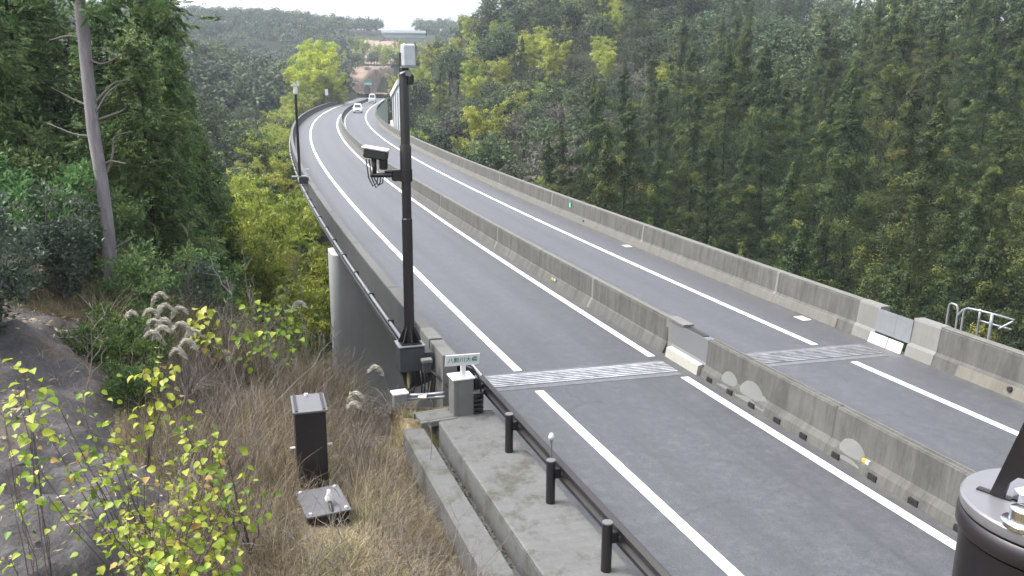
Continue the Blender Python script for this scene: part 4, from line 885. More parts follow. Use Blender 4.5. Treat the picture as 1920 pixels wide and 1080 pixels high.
def cypress_meshes(seed, H=15.0, R=2.9, z0=.08, ls=1.0, m='cypress', dens=1.0):
    """near conifer with flat drooping sprays"""
    rg = np.random.RandomState(seed); paths = [stick((0, 0, -1.5), (rg.normal(0, .2), rg.normal(0, .2), H), .2, .02, rg, 8, .006)]
    Cs, Ds, Ts = [], [], []; z = H*z0; k = 0
    while z < H*.98:
        f = (z-H*z0)/(H*(1-z0)); R0 = R*(1-f)**.6*(.7+.55*rg.rand())+.15
        for b in range(4):
            a = k*2.4+rg.normal(0, .35); k += 1; L = R0*(.7+.45*rg.rand()); o = np.array([math.cos(a), math.sin(a), 0]); sd = np.array([-o[1], o[0], 0])
            P, Rr = stick((0, 0, z), o*L+np.array([0, 0, z+.12*L-.28*L]), .03, .008, rg, 5, .03); paths.append((P, Rr))
            ns = int(21*dens*max(.5, L)); t = .2+.8*rg.rand(ns); base = np.stack([np.interp(t, np.linspace(0, 1, 5), P[:, i]) for i in range(3)], 1); base += sd*rg.normal(0, .22*L, (ns, 1))*(.4+.6*t[:, None])+rg.normal(0, .06, (ns, 3)); base[:, 2] += rg.normal(.05, .24, ns)
            tone = np.clip(rg.normal(.5, .1)+rg.normal(0, .2, (ns, 1)), 0, 1); q = 13; sdir = unit(o*rg.normal(.8, .4, (ns, 1))+sd*rg.normal(0, .8, (ns, 1))+np.array([0, 0, 1])*rg.normal(-.5, .45, (ns, 1)))
            u = np.linspace(0, .42, q)[None, :, None]; side = unit(np.cross(sdir, [0, 0, 1.0]))[:, None]; sg = np.where(np.arange(q) % 2 == 0, 1, -1)[None, :, None]
            C = base[:, None]+sdir[:, None]*u+side*sg*(.09*(1-u*1.6))+rg.normal(0, .025, (ns, q, 3)); D = unit(sdir[:, None]+side*sg*.8+rg.normal(0, .2, (ns, q, 3))+np.array([0, 0, -.15]))
            Cs.append(C.reshape(-1, 3)); Ds.append(D.reshape(-1, 3)); Ts.append(np.clip(tone+rg.normal(0, .12, (ns, q)), 0, 1).ravel())
        z += (.45+.2*(1-f))*(.6+.8*rg.rand())
    C = np.concatenate(Cs); D = np.concatenate(Ds); T = np.concatenate(Ts)
    return woodmesh('cypress_trunk', paths, BARK['dark'], 5), pack('cypress_crown', [leafpart(C, D, .2*ls*(.7+.6*rg.rand(len(C))), .075*ls, T, rg, .15)], LEAF[m])
def bush_meshes(seed, H, R, m, nleaf=2600, L=.12, Wd=.06, stems=9, up=.3, clump=.22):
    rg = np.random.RandomState(seed); paths, cen = [], []
    for k in range(stems):
        a = rg.rand()*6.28; r = R*(.25+.75*rg.rand()); tip = np.array([math.cos(a)*r, math.sin(a)*r, H*(.55+.45*rg.rand())]); P, Rr = stick((rg.normal(0, .08), rg.normal(0, .08), -.2), tip, .02+.006*H, .005, rg, 6, .07); paths.append((P, Rr))
        for q in np.linspace(.3, 1, 9): cen.append(np.array([np.interp(q, np.linspace(0, 1, 6), P[:, i]) for i in range(3)])+rg.normal(0, R*.16, 3))
    cen = np.array(cen); C, D, T = clumps(cen, clump*R*(.7+.7*rg.rand(len(cen))), max(4, nleaf//len(cen)), rg, .8, up, .2)
    return woodmesh('bush_stem', paths, BARK['twig'], 5), pack('bush_foliage', [leafpart(C, D, L*(.7+.6*rg.rand(len(C))), Wd, T, rg)], LEAF[m])

class Kind:
    """the first tree of a kind carries its parts; every further one is a copy of it and of its parts"""
    def __init__(self, name, cat, variants, partnames=('trunk', 'crown')):
        self.name, self.cat, self.variants, self.partnames, self.first = name, cat, variants, partnames, [None]*len(variants)
    def put(self, x, y, z, sc, rz, label, group, rg, tilt=.03, v=None, sxy=1.0):
        v = rg.randint(len(self.variants)) if v is None else v
        if self.first[v] is None:
            t = thing(self.name, label, self.cat)
            for nm, me in zip(self.partnames, self.variants[v]):
                if me is not None: link(nm, me, t)
            self.first[v] = t
        else:
            src = self.first[v]; t = src.copy(); COL.objects.link(t)
            for ch in list(src.children): c = ch.copy(); COL.objects.link(c); c.parent = t
            t['label'] = label
        if group: t['group'] = group
        elif 'group' in t: del t['group']
        t.location = (x, y, z); t.rotation_euler = (rg.normal(0, tilt), rg.normal(0, tilt), rz); t.scale = (sc*sxy, sc*sxy, sc)
        return t
def scatter(rg, pxr, dr, gap, n, keep=None, grow=0.0, old=None, ul=-5.5):
    """places on the ground in a range of bearings and distances, no two closer than gap"""
    pts = [] if old is None else list(old); out = []
    for _ in range(n*40):
        a = az_of(rg.uniform(*pxr)); d = math.sqrt(rg.uniform(dr[0]**2, dr[1]**2)); x, y = CAM[0]+d*math.sin(a), CAM[1]+d*math.cos(a)
        g = gap+grow*d
        if pts and np.min(np.hypot(np.array(pts)[:, 0]-x, np.array(pts)[:, 1]-y)) < g: continue
        s, u = su_of([x], [y])
        if ul < u[0] < 14.5 and s[0] < 345: continue
        if keep and not keep(960+FPX*math.tan(a-YAW), d, s[0], u[0]): continue
        pts.append((x, y)); out.append((x, y, d, 960+FPX*math.tan(a-YAW)))
        if len(out) >= n: break
    if not out: return out
    z = tz([p[0] for p in out], [p[1] for p in out])
    return [(x, y, zz, d, px) for (x, y, d, px), zz in zip(out, z)]

def room(px, py, d, z):
    """height free between the ground at z and the sight line through picture row py at distance d"""
    v = at(px, py, 1)-CAM; return CAM[2]+v[2]/np.hypot(v[0], v[1])*d-z
# ------------------------------------------------------------------ the cedar plantation across the right parapet
rg = np.random.RandomState(11)
def u_ok(x, y): return su_of([x], [y])[1][0] > -7
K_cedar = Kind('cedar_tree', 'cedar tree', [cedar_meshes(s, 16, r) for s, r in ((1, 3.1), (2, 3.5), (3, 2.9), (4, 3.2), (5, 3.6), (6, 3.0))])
K_broad = Kind('broadleaf_tree', 'broadleaf tree', [broad_meshes(20+s, 9, 3.5, 130, 1.25) for s in range(4)])
K_bam = Kind('bamboo_clump', 'bamboo', [bamboo_meshes(30+s, 10.5, 9, 1.1) for s in range(4)], ('culms', 'foliage'))
K_gold = Kind('bamboo_clump', 'bamboo', [bamboo_meshes(40+s, 11, 8, 1.5, 'yellow') for s in range(3)], ('culms', 'foliage'))
K_brush = Kind('scrub_tree', 'scrub tree', [broad_meshes(50+s, 6, 2.9, 90, 1.0, 'brush', 22, .1) for s in range(3)])
cedar_at = []
edge = lambda d: np.interp(d, [28, 50, 75, 100, 150], [960, 985, 1060, 1200, 1330])
for (x, y, z, d, px) in scatter(rg, (955, 2150), (30, 122), 4.3, 250, lambda px, d, s, u: px > edge(d)+rg.uniform(-15, 30), .014):
    cedar_at.append((x, y)); sc = rg.uniform(.72, 1.18)
    if d < 52: lab = 'olive green cedar just beyond the right parapet, at the shaded foot of the slope' if px > 1450 else 'olive green cedar at the slope foot behind the middle of the right parapet'
    elif d < 90: lab = 'bushy olive cedar halfway up the slope behind the ladder handrails' if px > 1500 else 'bushy olive cedar halfway up the slope at the near edge of the plantation'
    else: lab = 'slender brownish cedar high on the slope near the ridge above the handrails' if px > 1550 else 'slender brownish cedar high on the slope beside the mixed woodland'
    K_cedar.put(x, y, z-.3, sc, rg.rand()*6.28, lab, 'cedars planted on the slope', rg)
for (x, y, z, d, px) in scatter(rg, (1330, 2150), (118, 190), 4.6, 120, lambda px, d, s, u: px > 1330, .0, cedar_at):
    q = rg.rand(); cedar_at.append((x, y))
    if q < .25: K_cedar.put(x, y, z-.3, rg.uniform(.7, .95), rg.rand()*6, 'conifer scattered among the ridge trees high above the plantation', 'conifers on the ridge', rg)
    elif q < .34: K_bam.put(x, y, z, rg.uniform(.7, .9), rg.rand()*6, 'bright yellow-green bamboo plume on the ridge high above the cedar plantation', 'bamboo on the ridge', rg)
    else: K_broad.put(x, y, z-.3, rg.uniform(1.0, 1.45), rg.rand()*6, 'blue-green broadleaf tree on the ridge above the cedar plantation', 'broadleaf trees on the ridge', rg)
# a few spires that stand out against the wood behind
for px, top, d, lab in ((1112, 152, 72, 'tall cedar with a lone pointed top at the near corner of the plantation'), (1285, 70, 96, 'tall cedar whose narrow spire rises above the mixed wood beside it'), (1590, 30, 110, 'very tall ragged brown cedar standing on the ridge line')):
    x, y = polar(px, d); z = float(tz([x], [y])[0]); ztop = CAM[2]+(at(px, top, 1)[2]-CAM[2])*d/np.hypot(*(at(px, top, 1)-CAM)[:2])
    K_cedar.put(x, y, z-.3, (ztop-z)/16, rg.rand()*6, lab, None, rg, .01, sxy=.85)

# ------------------------------------------------------------------ mixed wood on the hill beyond
n_b = 0
for (x, y, z, d, px) in scatter(rg, (735, 1560), (58, 330), 2.6, 330, lambda px, d, s, u: px < edge(d)-15 or d > 160, .0185, cedar_at):
    hi = d > 165; q = rg.rand()
    where = 'high on the far hill above the bend' if hi else 'on the lower hillside behind the right parapet bend'
    if px < 1260 and q < (.42 if hi else .06): K_bam.put(x, y, z, rg.uniform(.65, .95), rg.rand()*6, 'yellow-green bamboo clump among darker trees '+where, 'bamboo clumps on the far hill', rg, .05)
    elif .1 < q < .42 and not hi: K_brush.put(x, y, z, rg.uniform(.8, 1.3), rg.rand()*6, 'greyish half-bare scrub tree '+where, 'scrub on the far hill', rg)
    elif q > .9 and hi: K_cedar.put(x, y, z, rg.uniform(.7, .95), rg.rand()*6, 'dark conifer mixed among broadleaf trees '+where, 'conifers on the far hill', rg)
    elif q > .94: K_bam.put(x, y, z, rg.uniform(.55, .8), rg.rand()*6, 'low yellow-green bamboo clump '+where, 'bamboo clumps on the far hill', rg, .05)
    else: K_broad.put(x, y, z-.3, rg.uniform(.8, 1.2)*(1.25 if hi else .9), rg.rand()*6, 'rounded dark evergreen broadleaf tree '+where, 'broadleaf trees on the far hill', rg)

# ------------------------------------------------------------------ bamboo grove on the left bank of the valley
grove = []
def grove_tree(x, y, z, d, px, hmax, lab, pb=.16, grp='bamboo left of the bridge'):
    br = rg.rand() < pb; Hn = 8.6 if br else 10.6; sc = min(rg.uniform(.78, 1.12), hmax/Hn)
    if sc < .38: return
    grove.append((x, y)); (K_broad if br else K_bam).put(x, y, z-.2, sc, rg.rand()*6, lab if not br else 'dark evergreen tree growing among the bamboo left of the bridge', grp if not br else 'evergreens among the bamboo', rg, .06)
for (x, y, z, d, px) in scatter(rg, (330, 600), (95, 300), 4.5, 110, lambda px, d, s, u: u < -7, .012):
    h = room(px, np.interp(px, [330, 400, 480, 560, 600], [150, 165, 175, 170, 150])+rg.uniform(-8, 25), d, z); sc = min(rg.uniform(.8, 1.2), h/8.6)
    if sc > .35: grove.append((x, y)); K_broad.put(x, y, z-.2, sc, rg.rand()*6, 'dark rounded tree on the valley side between the cypresses and the golden bamboo', 'dark trees on the left valley side', rg)
skyl = lambda px: np.interp(px, [400, 430, 480, 520, 560, 590, 640], [330, 285, 225, 190, 165, 120, 100])
for (x, y, z, d, px) in scatter(rg, (400, 645), (40, 285), 2.3, 240, lambda px, d, s, u: u < -6, .012):
    grove_tree(x, y, z, d, px, room(px, skyl(px)+rg.uniform(-8, 30), d, z), 'yellow-green bamboo clump in the valley grove left of the bridge' if d < 130 else 'bamboo clump on the far bank beyond the bend, left of the road')
for (x, y, z, d, px) in scatter(rg, (470, 760), (34, 200), 2.4, 70, lambda px, d, s, u: -11 < u < -3.0 and s > 14, .006, grove, -3.0):
    grove_tree(x, y, z, d, px, -1.2-z if u_ok(x, y) else 9, 'bamboo clump pressed against the outer side of the left parapet', .35, 'bamboo below the left parapet')
for px, d, sc, lab in ((592, 235, 1.5, 'big golden bamboo clump with feathery top at the left of the bend'), (618, 242, 1.7, 'brightest golden bamboo clump hanging over the far left parapet'), (634, 250, 1.45, 'golden bamboo clump beside the white marker board'), (572, 228, 1.35, 'golden bamboo clump at the left end of the golden row'), (603, 256, 1.7, 'tallest golden bamboo clump at the back of the golden row'), (552, 250, 1.1, 'smaller golden bamboo clump at the back of the far left bank')):
    x, y = polar(px, d); K_gold.put(x, y, float(tz([x], [y])[0]), sc, px, lab, None, rg, .05)
for (x, y, z, d, px) in scatter(rg, (640, 800), (345, 470), 5, 46, lambda px, d, s, u: not (655 < px < 742 and d < 398), .002):
    (K_bam if rg.rand() < .5 else K_broad).put(x, y, z, rg.uniform(.7, 1.0), rg.rand()*6, 'small tree on top of the bare earth cutting at the end of the road', 'trees above the earth cutting', rg)

def undergrowth():
    rg = np.random.RandomState(9); Cs, Ds, Ts = [], [], []; x, y, r = [], [], []
    for pxr, dr, n in (((730, 1600), (50, 340), 9000), ((340, 640), (42, 330), 4500), ((640, 830), (330, 480), 900), ((950, 2100), (26, 70), 2500)):
        for _ in range(n):
            a = az_of(rg.uniform(*pxr)); d = math.sqrt(rg.uniform(dr[0]**2, dr[1]**2)); x.append(CAM[0]+d*math.sin(a)); y.append(CAM[1]+d*math.cos(a)); r.append(.7+d*.0035)
    x = np.array(x); y = np.array(y); r = np.array(r); s, u = su_of(x, y); k = ~((u > -4.5) & (u < 13) & (s < 345)); px = 960+FPX*np.tan(np.arctan2(x-CAM[0], y-CAM[1])-YAW); k &= ~((px > 655) & (px < 742) & (np.hypot(x-CAM[0], y-CAM[1]) > 348) & (np.hypot(x-CAM[0], y-CAM[1]) < 402) & (rg.rand(len(x)) < .8))
    x, y, r = x[k], y[k], r[k]; z = tz(x, y); r *= .7+.7*rg.rand(len(r))
    P3 = tuftpart(np.stack([x, y, z+.3*r], 1), r, 20, rg, .42, .24, rg.normal(.45, .2, len(x)), .8, .2)
    tag(link('undergrowth', pack('undergrowth', [P3], leafmat('undergrowth_leaves', [(0, (.02, .03, .014)), (.5, (.045, .062, .028)), (.85, (.085, .105, .045)), (1, (.14, .13, .06))], .3, 0, 0))), kind='stuff')
undergrowth()
for (x, y, z, d, px) in scatter(rg, (652, 745), (352, 402), 3.0, 16, None, .0):
    K_brush.put(x, y, z-.2, rg.uniform(.3, .6), rg.rand()*6, 'low grey scrub on the bare earth cutting behind the green sign', 'scrub on the earth cutting', rg)
# ------------------------------------------------------------------ distant hills: one mass of woods
def far_woods():
    rg = np.random.RandomState(5); P = []
    for pxr, dr, n in (((330, 545), (205, 300), 260), ((-100, 720), (290, 720), 2100), ((780, 1000), (420, 1000), 300), ((1000, 2300), (330, 700), 500)):
        for _ in range(n):
            a = az_of(rg.uniform(*pxr)); d = math.sqrt(rg.uniform(dr[0]**2, dr[1]**2)); px = 960+FPX*math.tan(a-YAW)
            if 655 < px < 800 and d < 620: continue
            P.append((CAM[0]+d*math.sin(a), CAM[1]+d*math.cos(a), rg.uniform(.8, 1.35)))
    P = np.array(P); Z = tz(P[:, 0], P[:, 1]); cc, cr, ct = [], [], []
    for (x, y, s), z in zip(P, Z):
        n = 11; d = unit(rg.normal(size=(n, 3))); d[:, 2] = abs(d[:, 2]); cen = np.array([x, y, z+4*s])+d*np.array([3.3, 3.3, 4.6])*s*(.5+.5*rg.rand(n, 1)); cc.append(cen); cr.append(np.full(n, 1.55*s)); ct.append(np.full(n, rg.normal(.48, .17))+rg.normal(0, .09, n))
    P3 = tuftpart(np.concatenate(cc), np.concatenate(cr), 18, rg, 1.0, .65, np.concatenate(ct), .8, .2)
    m = leafmat('distant_leaves', [(0, (.028, .042, .024)), (.5, (.045, .07, .035)), (.85, (.09, .12, .05)), (1, (.16, .18, .06))], .25, 0, 0)
    tag(link('distant_woods', pack('distant_woods', [P3], m)), kind='stuff')
far_woods()

# ------------------------------------------------------------------ near wood on the left bank
K_cyp = Kind('cypress_tree', 'cypress tree', [cypress_meshes(60, 14, 3.2), cypress_meshes(61, 15, 3.4), cypress_meshes(62, 13, 2.9), cypress_meshes(63, 14, 3.3)])
K_old = Kind('cypress_tree', 'cypress tree', [cypress_meshes(64, 15, 2.6, .3, 1.1, 'cypress', .7), cypress_meshes(65, 15, 2.9, .25, 1.1, 'cypress', .7)])
left_at = [polar(172, 20)]
spots = []
for px, d, top, v, lab in ((362, 34, 215, 0, 'narrow cypress at the edge of the left wood beside the bamboo grove'), (318, 31, 95, 1, 'tall cypress with hanging bright sprays right of the bare trunk'), (270, 27, 20, 3, 'large cypress directly behind the right side of the bare trunk'),
                           (300, 36, -40, 1, 'tall dark cypress in the second row right of the bare trunk'), (60, 28, -160, 0, 'dark cypress left of the bare trunk with sparse high sprays'), (-40, 24, -250, 2, 'cypress at the left edge of the wood, nearest the grey-leaved shrub'),
                           (215, 33, -60, 2, 'cypress deep behind the bare trunk'), (120, 38, -30, 0, 'cypress far back left of the bare trunk'), (405, 44, 280, 2, 'small yellowish cypress next to the bamboo at the wood edge'), (350, 42, 130, 3, 'cypress in the back row above the bamboo'), (10, 40, -60, 3, 'cypress far back at the upper left'), (-150, 33, -250, 1, 'cypress outside on the left bank')):
    x, y = polar(px, d); z = float(tz([x], [y])[0]); ztop = CAM[2]+(at(px, top, 1)[2]-CAM[2])*d/np.hypot(*(at(px, top, 1)-CAM)[:2])
    (K_old if px < 100 else K_cyp).put(x, y, z-.3, (ztop-z)/14, rg.rand()*6, lab, None, rg, .02, v % (2 if px < 100 else 4), sxy=min(1.0, 13/(ztop-z))*(.62 if px > 310 else .85 if px > 220 else 1)); left_at.append((x, y))
for (x, y, z, d, px) in scatter(rg, (-500, 330), (36, 85), 4.5, 34, lambda px, d, s, u: u < -9, .02, left_at):
    (K_cyp if rg.rand() < .7 else K_broad).put(x, y, z-.3, rg.uniform(.7, 1.0), rg.rand()*6, 'dim tree deep in the left wood behind the front cypresses', 'trees deep in the left wood', rg)
# the bare grey trunk with dead snags
x, y = polar(190, 20.6); z = float(tz([x], [y])[0])
t = thing('bare_trunk_tree', 'tall tree with straight pale grey trunk and dead snags at the left', 'tree', (x, y, z))
r2 = np.random.RandomState(8)
P, Rr = stick((0, 0, -.6), (-.12, .1, 13.5), .14, .10, r2, 14, .004); Rr[:2] = (.2, .15)
link('trunk', woodmesh('trunk', [(P, Rr)], BARK['pale'], 16), t)
vx = _rt.copy()
def snag(h, pts, r=.03):
    P = np.array([[0, 0, h]]+[list(vx*a*1.0+np.array([0, 0, h+b])) for a, b in pts]); P[1:, :2] += r2.normal(0, .1, (len(pts), 2))
    tt = np.linspace(0, 1, len(P)); k = np.linspace(0, 1, len(P)*3); P = np.stack([np.interp(k, tt, P[:, i]) for i in range(3)], 1); P[1:-1] = (P[:-2]+2*P[1:-1]+P[2:])/4
    link('dead_branch', woodmesh('dead_branch', [(P, np.linspace(r, r*.35, len(P)))], BARK['twig'], 6), t)
for h, pts in ((4.3, [(.25, .25), (.5, .45), (.62, .5)]), (4.0, [(.35, .1), (.55, .55), (.65, .75)]), (3.95, [(.45, .2), (.8, .35)]), (2.6, [(.25, .6), (.3, 1.0), (.6, 1.1)]), (2.95, [(.25, .15), (.6, .1)]), (1.1, [(.3, .3), (.5, .45)]), (.25, [(.2, .25), (.45, .7), (.5, 1.0)]), (4.2, [(-.4, .2), (-.9, .45)]), (3.6, [(-.5, .05), (-1.1, .3)]), (2.3, [(-.4, .2), (-.75, .5)]), (1.5, [(-.5, .15), (-.6, .5)]), (.9, [(-.6, .1), (-1.3, .35)]), (5.2, [(.3, -.1), (.7, .15)]), (5.6, [(-.35, .1), (-.8, .0)])): snag(h, pts)
tm_, cm_ = cypress_meshes(71, 9, 2.9, .12, 1.0, 'cypress', .45)
c = link('crown', cm_, t); c.location = (-.1, .1, 5.6)

# understorey of the left wood
K_dkbush = Kind('evergreen_bush', 'bush', [bush_meshes(80+s, 2.2, 1.5, 'cypress', 5200, .13, .07, 12) for s in range(3)], ('stems', 'foliage'))
K_grey = Kind('grey_leaved_bush', 'bush', [bush_meshes(90+s, 3.0, 1.5, 'grey', 5200, .12, .065, 12) for s in range(2)], ('stems', 'foliage'))
K_fern = Kind('fern_bush', 'fern', [bush_meshes(95+s, 1.3, 1.0, 'fern', 4200, .12, .04, 14, .2) for s in range(2)], ('stems', 'foliage'))
K_yel = Kind('olive_bush', 'bush', [bush_meshes(98+s, 2.6, 1.6, 'broad', 4600, .13, .07, 12) for s in range(2)], ('stems', 'foliage'))
for px, d, sc, K, lab in ((-95, 16, .85, K_grey, 'tall grey-leaved bush at the left edge above the rock bank'), (5, 18.5, .55, K_grey, 'grey-leaved bush a little behind the edge bush, lower'),
                          (90, 19, .7, K_grey, 'low grey-green bush left of the foot of the bare trunk'), (140, 22, .9, K_dkbush, 'dark evergreen bush left behind the bare trunk'), (255, 19.5, .75, K_dkbush, 'evergreen bush right of the foot of the bare trunk'),
                          (300, 23, 1.0, K_dkbush, 'dark bush under the bright cypress'), (345, 22, .7, K_grey, 'grey-green low bush behind the pampas plumes'), (390, 27, 1.1, K_yel, 'olive bush on the bank edge right of the cypresses'), (470, 33, .9, K_yel, 'olive bush at the top of the valley slope'),
                          (175, 16.8, .85, K_fern, 'bright green fern bush on the rock bank left of the pampas'), (225, 16.2, .8, K_fern, 'green fern bush between the rock and the pampas plumes'), (205, 15, .55, K_fern, 'small green fern at the lower rim of the rock bank'), (60, 21, 1.0, K_dkbush, 'dark bush behind the grey-leaved bushes'), (10, 22, 1.1, K_dkbush, 'dark bush at the left edge of the wood'), (330, 28, 1.2, K_dkbush, 'evergreen bush in the gap between the cypresses'), (230, 24, 1.1, K_fern, 'pale fern clump in the shade under the cypress'), (420, 36, 1.4, K_yel, 'large olive bush below the narrow cypress'), (600, 40, 1.0, K_yel, 'olive bush left of the pier foot')):
    x, y = polar(px, d); K.put(x, y, float(tz([x], [y])[0])-.05, sc, rg.rand()*6, lab, None, rg)
# ------------------------------------------------------------------ rock bank at the near left
def rock_bank():
    rg = np.random.RandomState(2); n = 90; m_ = 70
    m, nn, b = mat('rock'); g = N(nn, 'ShaderNodeNewGeometry').outputs['Position']
    f = noise(nn, g, 1.3, 9, .7, .5); f2 = noise(nn, g, 14, 6, .75); f3 = noise(nn, g, .8, 5, .7)
    c = ramp(nn, mathn(nn, 'ADD', mathn(nn, 'MULTIPLY', f, .6), mathn(nn, 'MULTIPLY', f2, .4)), [(.34, (.032, .03, .033)), (.52, (.085, .08, .083)), (.68, (.16, .15, .148))])
    c = mixc(nn, mathn(nn, 'MULTIPLY', ramp(nn, f3, [(.52, (0, 0, 0)), (.66, (1, 1, 1))]), .75), c, ramp(nn, f2, [(.3, (.055, .04, .028)), (.7, (.16, .125, .085))]))
    lk(nn, c, b.inputs['Base Color']); b.inputs['Roughness'].default_value = .85; bump(nn, b, mathn(nn, 'ADD', f, f2), 0.8, .1)
    X, Y = np.meshgrid(np.linspace(-13.5, -6.9, m_), np.linspace(-11.5, 2.0, n)); x, y = X.ravel(), Y.ravel()
    edge_ = -7.35+.35*np.sin(y*.9)+.2*np.sin(y*2.3)-.06*(y+5)
    k = sstep(-.2, .7, edge_-x)*sstep(0, 1.2, 1.6-y)*sstep(0, 1, y+11.2)
    ro = .12*np.sin(x*3.1+y*1.2)*np.sin(y*2.3-x)+.08*np.sin(x*7+1+2*np.sin(y*3))*np.sin(y*6.1+np.sin(x*5))+.09*rg.rand(len(x))
    z = tz(x, y)-.12+k*(.26+ro); V = np.stack([x, y, z], 1)
    i = np.arange(n-1)[:, None]*m_; j = np.arange(m_-1)[None]; Q = np.stack([i+j, i+j+1, i+m_+j+1, i+m_+j], -1).reshape(-1, 4)
    tag(link('rock_bank', quadmesh('rock_bank', V, Q, np.zeros(len(V)), m, True)), kind='structure')
    return edge_
rock_bank()
def rock_edge(y): return -7.35+.35*np.sin(y*.9)+.2*np.sin(y*2.3)-.06*(y+5)
CABS = [(-4.98, -3.5, .33, .45), (-4.95, -4.7, .36, .48), (-4.98, -5.5, .4, .5)]
def clear(x, y, m=.0):
    k = np.ones(len(x), bool)
    for cx, cy, a, b in CABS: k &= ~((abs(x-cx) < a+m) & (abs(y-cy) < b+m))
    s, u = su_of(x, y); k &= ~((u > -3.12) & (s < -1.2)) & ~((u > -2.3) & (s < 1)) & (u < -2.3)
    return k
# ------------------------------------------------------------------ dry grass and twigs
def grass(name, n, area, h, wd, seed, kind, m, lean=.55, dens=None, tone=(.5, .25), segs=3):
    rg = np.random.RandomState(seed); x = rg.uniform(area[0], area[1], n); y = rg.uniform(area[2], area[3], n)
    k = clear(x, y, .03)
    if dens is not None: k &= rg.rand(n) < dens(x, y)
    x, y = x[k], y[k]; n = len(x); z = tz(x, y); H = h[0]+(h[1]-h[0])*rg.rand(n)**1.5
    pn = np.sin(x*1.9+y*.7)*np.sin(y*1.6-x*.4+1); H = H*(.85+.4*pn.clip(-.6, 1))
    a = rg.rand(n)*6.28; ln = lean*(.3+rg.rand(n)); dx = np.cos(a)*ln+.12; dy = np.sin(a)*ln-.1
    wa = rg.rand(n)*3.14; wx, wy = np.cos(wa)*wd*.5, np.sin(wa)*wd*.5; Vs = []
    for i in range(segs+1):
        f = i/segs; cx = x+dx*H*f**1.8; cy = y+dy*H*f**1.8; cz = z-.03+H*f*(1-.35*ln*f); q = (1-f*.85)
        Vs.append(np.stack([cx-wx*q, cy-wy*q, cz], 1)); Vs.append(np.stack([cx+wx*q, cy+wy*q, cz], 1))
    V = np.stack(Vs, 1).reshape(-1, 3); b = np.arange(n)[:, None]*(2*segs+2); i = 2*np.arange(segs)[None]
    Q = np.stack([b+i, b+i+1, b+i+3, b+i+2], -1).reshape(-1, 4); pt = np.sin(x*3.1+2*np.sin(y*1.3))*np.sin(y*2.7+1.5*np.sin(x*1.1+2)); T = np.clip(rg.normal(tone[0], tone[1], n)+.12*pn+.2*pt, 0, 1)
    tag(link(name, quadmesh(name, V, Q, np.repeat(T, 2*segs+2), m)), kind='stuff')
offrock = lambda x, y: np.clip((x-rock_edge(y))*1.2+.25, 0, 1)*np.where(y > 2.2, 1, 1)
grass('dry_grass', 60000, (-8.6, -2.9, -10.5, 3.5), (.15, .62), .011, 1, 'stuff', LEAF['straw'], .75, offrock)
grass('tall_dry_grass', 9000, (-8.4, -2.9, -6, 6.5), (.55, 1.25), .012, 2, 'stuff', LEAF['straw'], .5, lambda x, y: offrock(x, y)*np.clip((-3.2-x)*.6+.2, 0, 1), (.4, .25))
grass('fine_straw', 44000, (-5.4, -2.7, -10, -.6), (.1, .42), .008, 3, 'stuff', LEAF['straw'], 1.1, None, (.74, .15))
grass('slope_weeds', 30000, (-8.6, -2.6, .8, 9.5), (.4, 1.5), .014, 4, 'stuff', LEAF['straw'], .6, None, (.3, .25))
grass('bank_weeds', 16000, (-13, -6.9, -9, 4), (.10, .45), .012, 5, 'stuff', LEAF['straw'], .9, lambda x, y: np.clip(.7*np.sin(x*1.7+1)*np.sin(y*1.3)-.2, .03, 1)+.75*(y > .8), (.5, .25))
grass('upper_bank_weeds', 9000, (-26, -9.5, -6, 16), (.2, .9), .02, 16, 'stuff', LEAF['straw'], .7, lambda x, y: np.where((x > -13.3) & (y < 1.2), .05, 1.0), (.35, .3))
grass('green_weeds', 8000, (-13, -6.5, -9, 3), (.1, .35), .02, 15, 'stuff', LEAF['fern'], .8, lambda x, y: np.clip(.9*np.sin(x*1.3+2)*np.sin(y*1.1+1)-.25, .02, 1), (.45, .25))
def litter():
    rg = np.random.RandomState(12); n = 5200; x = rg.uniform(-12.5, -6.9, n); y = rg.uniform(-11, 2.2, n); k = rg.rand(n) < np.clip(.25+.9*np.sin(x*1.9)*np.sin(y*1.4+.5)+.8*(y > -.5), .06, 1); x, y = x[k], y[k]; n = len(x); ed = rock_edge(y)
    kk = sstep(-.2, .7, ed-x)*sstep(0, 1.2, 1.6-y)*sstep(0, 1, y+11.2); ro = .12*np.sin(x*3.1+y*1.2)*np.sin(y*2.3-x)+.08*np.sin(x*7+1+2*np.sin(y*3))*np.sin(y*6.1+np.sin(x*5))+.09
    C = np.stack([x, y, tz(x, y)-.12+kk*(.26+ro)+.02+.03*(1-kk)], 1); a = rg.rand(n)*6.28; D = np.stack([np.cos(a), np.sin(a), rg.normal(0, .25, n)], 1)
    V, Q = leaves(C, unit(D), rg.uniform(.04, .16, n), rg.uniform(.012, .05, n), rg, .2); tag(link('leaf_litter', quadmesh('leaf_litter', V, Q, np.repeat(np.clip(rg.normal(.45, .3, n), 0, .95), 4), LEAF['straw'])), kind='stuff')
litter()
